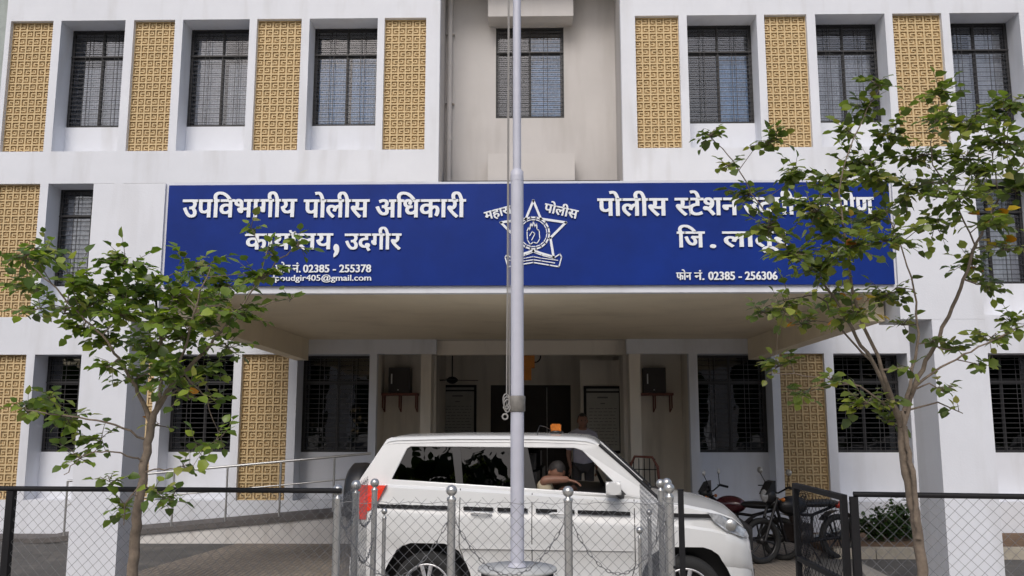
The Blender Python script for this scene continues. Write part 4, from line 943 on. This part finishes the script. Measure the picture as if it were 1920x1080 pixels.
fence('chain_link_fence', (MBp[0] - .08, 5.03), (at(1200, 950, 6.9).x, 6.9), 'short chain link return running back along the right side of the flagpole', [], rail_z=at(1250, 950, 5.0).z, rail=False, braid=.01)
gp = empty('gate_post', (MBp[0], MBp[1], 0), 0, 'slim black steel gate post standing before the car\'s front wheel', 'post'); b = MB(); h = at(1276, 919, 4.98).z; b.box(-.014, .014, -.014, .014, 0, h); b.box(-.016, .016, -.016, .016, h, h + .004); b.build('shaft', BLACKM, gp)
b = MB(); b.tube([(-.014, 0, .5), (-.05, 0, .5)], .008, 6); b.tube([(-.014, 0, 1.2), (-.05, 0, 1.2)], .008, 6); b.build('hook', BLACKM, gp)
# open gate leaf hinged on the right fence
GF = at(1490, 921, 5.75); ga = empty('gate_leaf', (0, 0, 0), 0, 'black framed chain link gate leaf standing ajar beside the motorcycles', 'gate'); L = place_x(ga, (RB.x - .045, RB.y + .01), (GF.x, GF.y)); h = at(1600, 928, 4.85).z
zb_ = at(1545, 1068, 5.3).z
for nm, bx in (('top_rail', (0, L, h - .03, h)), ('bottom_rail', (0, L, .12, .15)), ('middle_rail', (0, L, zb_ - .014, zb_ + .014)), ('hinge_stile', (0, .035, .15, h - .03)), ('end_stile', (L - .035, L, .15, h - .03))):
    b = MB(); b.box(bx[0], bx[1], -.016, .016, bx[2], bx[3]); b.build(nm, BLACKM, ga)
link_mesh(L - .07, .16, lambda x: h - .04, .062, .0015).build('wire_mesh', BLACKM, ga).location = (.035, 0, 0)
lm = link_mesh(.16, .16, lambda x: h - .04, .03, .0016); lm.build('folded_mesh', BLACKM, ga).location = (L - .2, -.02, 0)

# ================================================================== TREES
def leaf_add(b, cols, c, d, n_, size, col, rnd):
    d = d.normalized(); s = d.cross(n_)
    if s.length < 1e-3: s = d.orthogonal()
    s.normalize(); n2 = s.cross(d); w_ = size * .42; L = size; fold = rnd.uniform(.05, .25) * size; cu = rnd.uniform(0, .3) * size
    P_ = [c, c + d * L * .30 + s * w_ + n2 * fold * .6, c + d * L * .68 + s * w_ * .8 + n2 * fold * .5 - n2 * cu * .5, c + d * L - n2 * cu,
          c + d * L * .68 - s * w_ * .8 + n2 * fold * .5 - n2 * cu * .5, c + d * L * .30 - s * w_ + n2 * fold * .6, c + d * L * .35, c + d * L * .7 - n2 * cu * .4]
    b.add(P_, [(0, 1, 6), (1, 2, 7, 6), (2, 3, 7), (0, 6, 5), (6, 7, 4, 5), (7, 3, 4)], 0, True); cols += [col] * 8
def tree(name, Y0, trunk, limbs, clusters, label, seed, hues, leaf=.075, density=1.0):
    rnd = random.Random(seed); e = None
    base = at(*trunk[0][:2], Y0 + trunk[0][3]); e = empty(name, (base.x, base.y, 0), 0, label, 'tree')
    off = Vector((base.x, base.y, 0)); tb = MB(); nodes = []
    def wpt(p): return at(p[0], p[1], Y0 + p[3]) - off
    def resample(pl, k=5, jit=.006):
        pts = [wpt(p) for p in pl]; rs = [p[2] / FPX * Y0 / 2.7 for p in pl]; out = []; ro = []
        for i in range(len(pts) - 1):
            p0 = pts[max(i - 1, 0)]; p1 = pts[i]; p2 = pts[i + 1]; p3 = pts[min(i + 2, len(pts) - 1)]
            for j in range(k):
                t = j / k; q = .5 * ((2 * p1) + (p2 - p0) * t + (2 * p0 - 5 * p1 + 4 * p2 - p3) * t * t + (3 * p1 - p0 - 3 * p2 + p3) * t ** 3)
                out.append(q + Vector([rnd.uniform(-jit, jit) for _ in range(3)]) * (0 if (i == 0 and j == 0) else 1)); ro.append(rs[i] + (rs[i + 1] - rs[i]) * t)
        out.append(pts[-1]); ro.append(rs[-1]); return out, ro
    pts, ro = resample(trunk); low = [Vector((0, 0, 0)), Vector((0, 0, pts[0].z * .5))]
    tb.tube(low + pts, [ro[0] * 1.25, ro[0] * 1.08] + ro, 12)
    for lb in limbs:
        p_, r_ = resample(lb); tb.tube(p_, r_, 8); nodes += list(zip(p_, r_))
    cb = MB(); cols = []; stems = MB()
    for cl in clusters:
        px, py, rp = cl[:3]; den = cl[3] if len(cl) > 3 else 1.0; yellow = cl[4] if len(cl) > 4 else 0
        dy = rnd.gauss(0, .22); c = at(px, py, Y0 + dy) - off; rr = rp / FPX * Y0
        near = min(nodes, key=lambda q: (q[0] - c).length + (0.25 if q[0].z > c.z + .05 else 0))
        a = near[0]; mid = a.lerp(c, .5) + Vector((rnd.uniform(-.03, .03), rnd.uniform(-.03, .03), rnd.uniform(-.02, .05)))
        r0 = min(near[1] * .7, .006); stems.tube([a, mid, c], [r0, r0 * .7, r0 * .45], 5)
        nt_ = max(3, int(rp / 2.2 * den)); 
        for k in range(nt_):
            dd = Vector([rnd.gauss(0, 1) for _ in range(3)]); dd.z = dd.z * .6 + .25; dd.normalize(); ln = rr * rnd.uniform(.5, 1.35); s0 = c.lerp(mid, rnd.uniform(0, .5)); tip = s0 + dd * ln; sagm = s0.lerp(tip, .5) + Vector((0, 0, rnd.uniform(-.01, .02)))
            stems.tube([s0, sagm, tip], [.0026, .0018, .0012], 3, caps=False)
            nl = max(2, int(ln / (leaf * .44)))
            for j in range(nl):
                t = (j + .8) / nl; p = s0.lerp(sagm, t * 2) if t < .5 else sagm.lerp(tip, t * 2 - 1)
                side = dd.cross(Vector((0, 0, 1))); side = side.normalized() if side.length > .1 else Vector((1, 0, 0))
                ld = dd * rnd.uniform(.2, .8) + side * (1 if j % 2 else -1) * rnd.uniform(.5, 1) + Vector((0, 0, rnd.uniform(-.55, .25)))
                if j == nl - 1: ld = dd + Vector((0, 0, -.2))
                nn = Vector((rnd.gauss(0, .45), rnd.gauss(0, .45) - .15, 1)).normalized()
                h = rnd.random(); col = hues[0]
                if yellow and rnd.random() < yellow: col = rnd.choice([(.42, .17, .012), (.36, .24, .02), (.30, .10, .012), (.25, .22, .02)])
                elif h < .40: col = hues[0]
                elif h < .75: col = hues[1]
                elif h < .93: col = hues[2]
                else: col = hues[3]
                k_ = rnd.uniform(.75, 1.3); col = (col[0] * k_, col[1] * k_, col[2] * k_, 1)
                leaf_add(cb, cols, p, ld, nn, leaf * rnd.uniform(.6, 1.25), col, rnd)
    tb.add(stems.v, stems.f, 0, True); tb.build('trunk', BARK, e)
    me = cb.mesh('crown', LEAF); ca = me.color_attributes.new('leaf_tint', 'FLOAT_COLOR', 'POINT')
    ca.data.foreach_set('color', [x for c in cols for x in c]); link('crown', me, e)
    return e
HU1 = [(.090, .140, .032), (.160, .225, .042), (.25, .31, .055), (.27, .28, .08)]
HU2 = [(.095, .130, .038), (.165, .210, .050), (.25, .28, .062), (.29, .27, .08)]
tree('street_tree', 4.55,
     [(247, 1095, 27, 0), (255, 1000, 25, .01), (262, 930, 22, 0), (272, 860, 21, 0), (283, 795, 20, 0)],
     [[(283, 795, 19, 0), (308, 745, 14, -.02), (345, 700, 11, .04), (385, 655, 9, .06), (425, 610, 7, .1), (460, 565, 5, .1), (510, 500, 4, .1), (570, 450, 3, .1)],
      [(283, 797, 17, 0), (262, 745, 10, -.05), (236, 695, 8, -.1), (200, 640, 6, -.12), (150, 590, 5, -.1), (95, 530, 4, -.1), (40, 482, 3, -.1)],
      [(292, 770, 12, 0), (305, 700, 10, .1), (298, 620, 8, .12), (288, 550, 6, .15), (265, 495, 4, .15)],
      [(310, 742, 8, 0), (350, 640, 6, -.15), (370, 560, 5, -.2), (395, 500, 3, -.2)],
      [(278, 830, 6, 0), (215, 795, 5, -.1), (130, 780, 4, -.15), (50, 770, 3, -.15)],
      [(272, 868, 5, 0), (225, 850, 4, -.1), (165, 850, 3, -.15), (120, 890, 2, -.15)],
      [(268, 885, 5, 0), (310, 880, 3, -.1), (355, 885, 2, -.1)], [(265, 905, 5, 0), (235, 945, 3, -.1), (232, 985, 2, -.1)], [(345, 700, 5, 0), (380, 740, 3, .1), (410, 810, 2, .1)],
      [(425, 610, 5, .1), (480, 580, 3, .1), (550, 555, 2, .1)]],
     [(30, 482, 36), (92, 478, 46), (60, 540, 42), (50, 585, 36, .8), (135, 535, 52), (175, 570, 50), (235, 495, 46), (270, 545, 52), (235, 590, 50), (320, 560, 50), (385, 500, 42), (430, 535, 46), (495, 525, 42), (560, 466, 34, .5), (500, 472, 34, .45), (470, 424, 24, .5), (450, 590, 44), (395, 615, 48), (345, 635, 50), (280, 650, 52), (205, 640, 44), (160, 620, 34), (310, 700, 48), (385, 690, 46, .8), (430, 655, 36, .7), (245, 715, 40, .9), (200, 690, 36, .8), (355, 750, 46, .5, .08), (100, 745, 38, .9), (52, 775, 30, .8), (130, 790, 34, .8), (190, 820, 42, .5), (150, 860, 42, .4), (205, 900, 28, .6), (235, 955, 34, .7), (325, 935, 32, .7), (345, 875, 36, .4), (300, 925, 22, .6), (420, 815, 34, .4), (370, 830, 36, .35), (545, 560, 30, .35), (310, 800, 24, .4, .5), (405, 750, 38, .4), (250, 560, 40), (215, 545, 34), (300, 600, 44), (120, 590, 38, .8), (415, 560, 36)],
     'slender young street tree with fresh green crown in front of the left fence run', 11, HU1, .056)
tree('street_tree', 4.6,
     [(1733, 1095, 26, 0), (1722, 1010, 25, 0), (1708, 930, 24, 0), (1697, 860, 24, .01), (1692, 800, 24, 0)],
     [[(1722, 1010, 14, -.03), (1712, 900, 13, -.04), (1700, 820, 12, -.03), (1690, 770, 12, 0)],
      [(1690, 800, 18, 0), (1655, 715, 11, 0), (1605, 630, 9, .05), (1565, 560, 7, .1), (1505, 480, 5, .1), (1435, 400, 4, .1), (1375, 305, 3, .1), (1330, 255, 2, .1)],
      [(1688, 790, 14, 0), (1645, 670, 9, -.1), (1605, 570, 8, -.12), (1585, 450, 6, -.15), (1575, 340, 4, -.15), (1610, 240, 3, -.15), (1650, 165, 2, -.15)],
      [(1692, 800, 17, 0), (1722, 710, 12, .05), (1760, 630, 10, .08), (1800, 540, 9, .1), (1832, 455, 7, .1), (1872, 375, 5, .1), (1925, 300, 4, .1)],
      [(1695, 770, 12, 0), (1712, 690, 8, 0), (1722, 610, 6, .0), (1702, 500, 4, .0), (1665, 400, 3, 0), (1640, 320, 2, 0)],
      [(1712, 730, 8, 0), (1780, 680, 5, -.1), (1850, 645, 4, -.15), (1930, 605, 3, -.15)],
      [(1830, 465, 5, .1), (1790, 380, 4, 0), (1745, 290, 3, -.05), (1760, 190, 2, -.05)],
      [(1688, 775, 7, 0), (1610, 725, 4, -.1), (1530, 705, 3, -.15), (1440, 700, 2, -.15)],
      [(1675, 750, 7, 0), (1640, 690, 6, .1), (1580, 620, 5, .15), (1540, 560, 4, .2), (1480, 560, 3, .2), (1420, 585, 2, .2)],
      [(1872, 375, 4, .1), (1860, 290, 3, 0), (1840, 220, 2, 0)]],
     [(1332, 252, 26), (1362, 310, 26, .7), (1460, 262, 34), (1405, 365, 38), (1440, 425, 46), (1475, 480, 48), (1520, 400, 50), (1560, 350, 50), (1600, 305, 46), (1505, 318, 40), (1645, 160, 26), (1622, 205, 34), (1655, 255, 42), (1590, 245, 32), (1710, 300, 40), (1762, 172, 30), (1762, 232, 38), (1700, 360, 44), (1640, 410, 50), (1600, 470, 52, 1, .05), (1540, 515, 50), (1480, 560, 40), (1430, 585, 32, .9), (1500, 610, 32, .8, .12), (1600, 590, 42, .9, .15), (1660, 555, 42), (1690, 610, 28, .8), (1830, 222, 46), (1890, 270, 48), (1900, 200, 44), (1850, 325, 50), (1800, 370, 46), (1768, 425, 44, .8), (1860, 415, 38, 1, .2), (1908, 360, 44), (1822, 500, 42, .9, .12), (1855, 535, 30, .9), (1895, 610, 32, .9), (1850, 640, 34, .9), (1800, 655, 34, .8), (1840, 690, 26, .6), (1770, 735, 30, .6), (1805, 775, 18, .6), (1455, 690, 36, .8), (1500, 740, 34, .7), (1560, 715, 28, .7), (1625, 755, 44, .9), (1660, 790, 30, .8), (1745, 640, 28, .5), (1680, 450, 42), (1560, 440, 46), (1640, 340, 44), (1740, 340, 40, .8), (1890, 470, 34, .8, .3), (1560, 560, 34, .8, .1), (1800, 300, 40), (1710, 690, 26, .4), (1540, 410, 40, .9, .1)],
     'taller forked street tree with some orange leaves in front of the right fence run', 23, HU2, .054)
# shrubs in the planting bed
def shrub(px, py, Y, r, n, label, seed, h):
    rnd = random.Random(seed); p = at(px, py, Y); e = empty('shrub', (p.x, Y, .10), 0, label, 'shrub', 'shrubs in the planting bed'); st = MB(); cb = MB(); cols = []
    for i in range(n):
        a = rnd.uniform(0, 6.28); rr = r * math.sqrt(rnd.random()); t = Vector((rr * math.cos(a), rr * math.sin(a) * .6, h * rnd.uniform(.35, 1) * (1.1 - .5 * rr / r))); st.tube([(t.x * .1, t.y * .1, 0), t * .5 + Vector((0, 0, .05)), t], [.006, .004, .002], 4)
        for j in range(16):
            q = t * rnd.uniform(.35, 1) + Vector((rnd.gauss(0, .03), rnd.gauss(0, .03), rnd.gauss(0, .03))); k_ = rnd.uniform(.6, 1.3); col = (.045 * k_, .085 * k_, .03 * k_, 1)
            leaf_add(cb, cols, q, Vector((rnd.gauss(0, 1), rnd.gauss(0, 1), rnd.gauss(.2, .6))), Vector((rnd.gauss(0, .4), rnd.gauss(0, .4), 1)).normalized(), rnd.uniform(.05, .1), col, rnd)
    st.build('stems', BARK, e); me = cb.mesh('foliage', LEAF); ca = me.color_attributes.new('leaf_tint', 'FLOAT_COLOR', 'POINT'); ca.data.foreach_set('color', [x for c in cols for x in c]); link('foliage', me, e)
shrub(1655, 990, 14.3, .42, 70, 'bushy green shrub in the bed left of the right tree trunk', 3, .62)
shrub(1695, 985, 14.4, .28, 34, 'thin taller shrub in the bed just behind the right tree trunk', 4, .75)
# neighbouring building glimpsed past the left end, and trees across the road behind the camera
nb = MB(); nb.box(-24, -9.95, 24, 40, 0, 22); ne = empty('neighbouring_building', (-16, 24, 0), 0, 'grey green neighbouring building glimpsed at the top left edge', 'building')
nb.v = [(x + 16, y - 24, z) for x, y, z in nb.v]; nb.build('wall', mat('grey_green_wall', (.36, .40, .38), .9, var=.2, dirt=(.2, .2, .18)), ne)
w_ = MB()
for zz in (1, 4, 7):
    for xx in (-6, -3, 0, 3): w_.box(xx, xx + 1.3, -.05, -.001, zz, zz + 1.6)
w_.build('window', FRAMEM, ne)
rnd = random.Random(99); cb = MB(); cols = []
for i in range(8000):
    x = rnd.uniform(-34, 34); top = (11.5 if -14 < x < 8 else 6.5) + 4.5 * noise.noise(Vector((x * .16, 3, 0))) ; z = rnd.uniform(1.2, top); p = Vector((x, -22 + rnd.uniform(-2, 2), z)); k_ = rnd.uniform(.5, 1.2)
    leaf_add(cb, cols, p, Vector((rnd.gauss(0, 1), rnd.gauss(0, 1), rnd.gauss(0, 1))), Vector((rnd.gauss(0, 1), rnd.gauss(0, 1), rnd.gauss(0, 1))).normalized(), rnd.uniform(.8, 1.6), (.03 * k_, .055 * k_, .02 * k_, 1), rnd)
me = cb.mesh('far_tree_line', LEAF); ca = me.color_attributes.new('leaf_tint', 'FLOAT_COLOR', 'POINT'); ca.data.foreach_set('color', [x for c in cols for x in c])
tag(link('far_tree_line', me), 'row of trees across the road reflected in the windows', 'trees', kind='stuff')
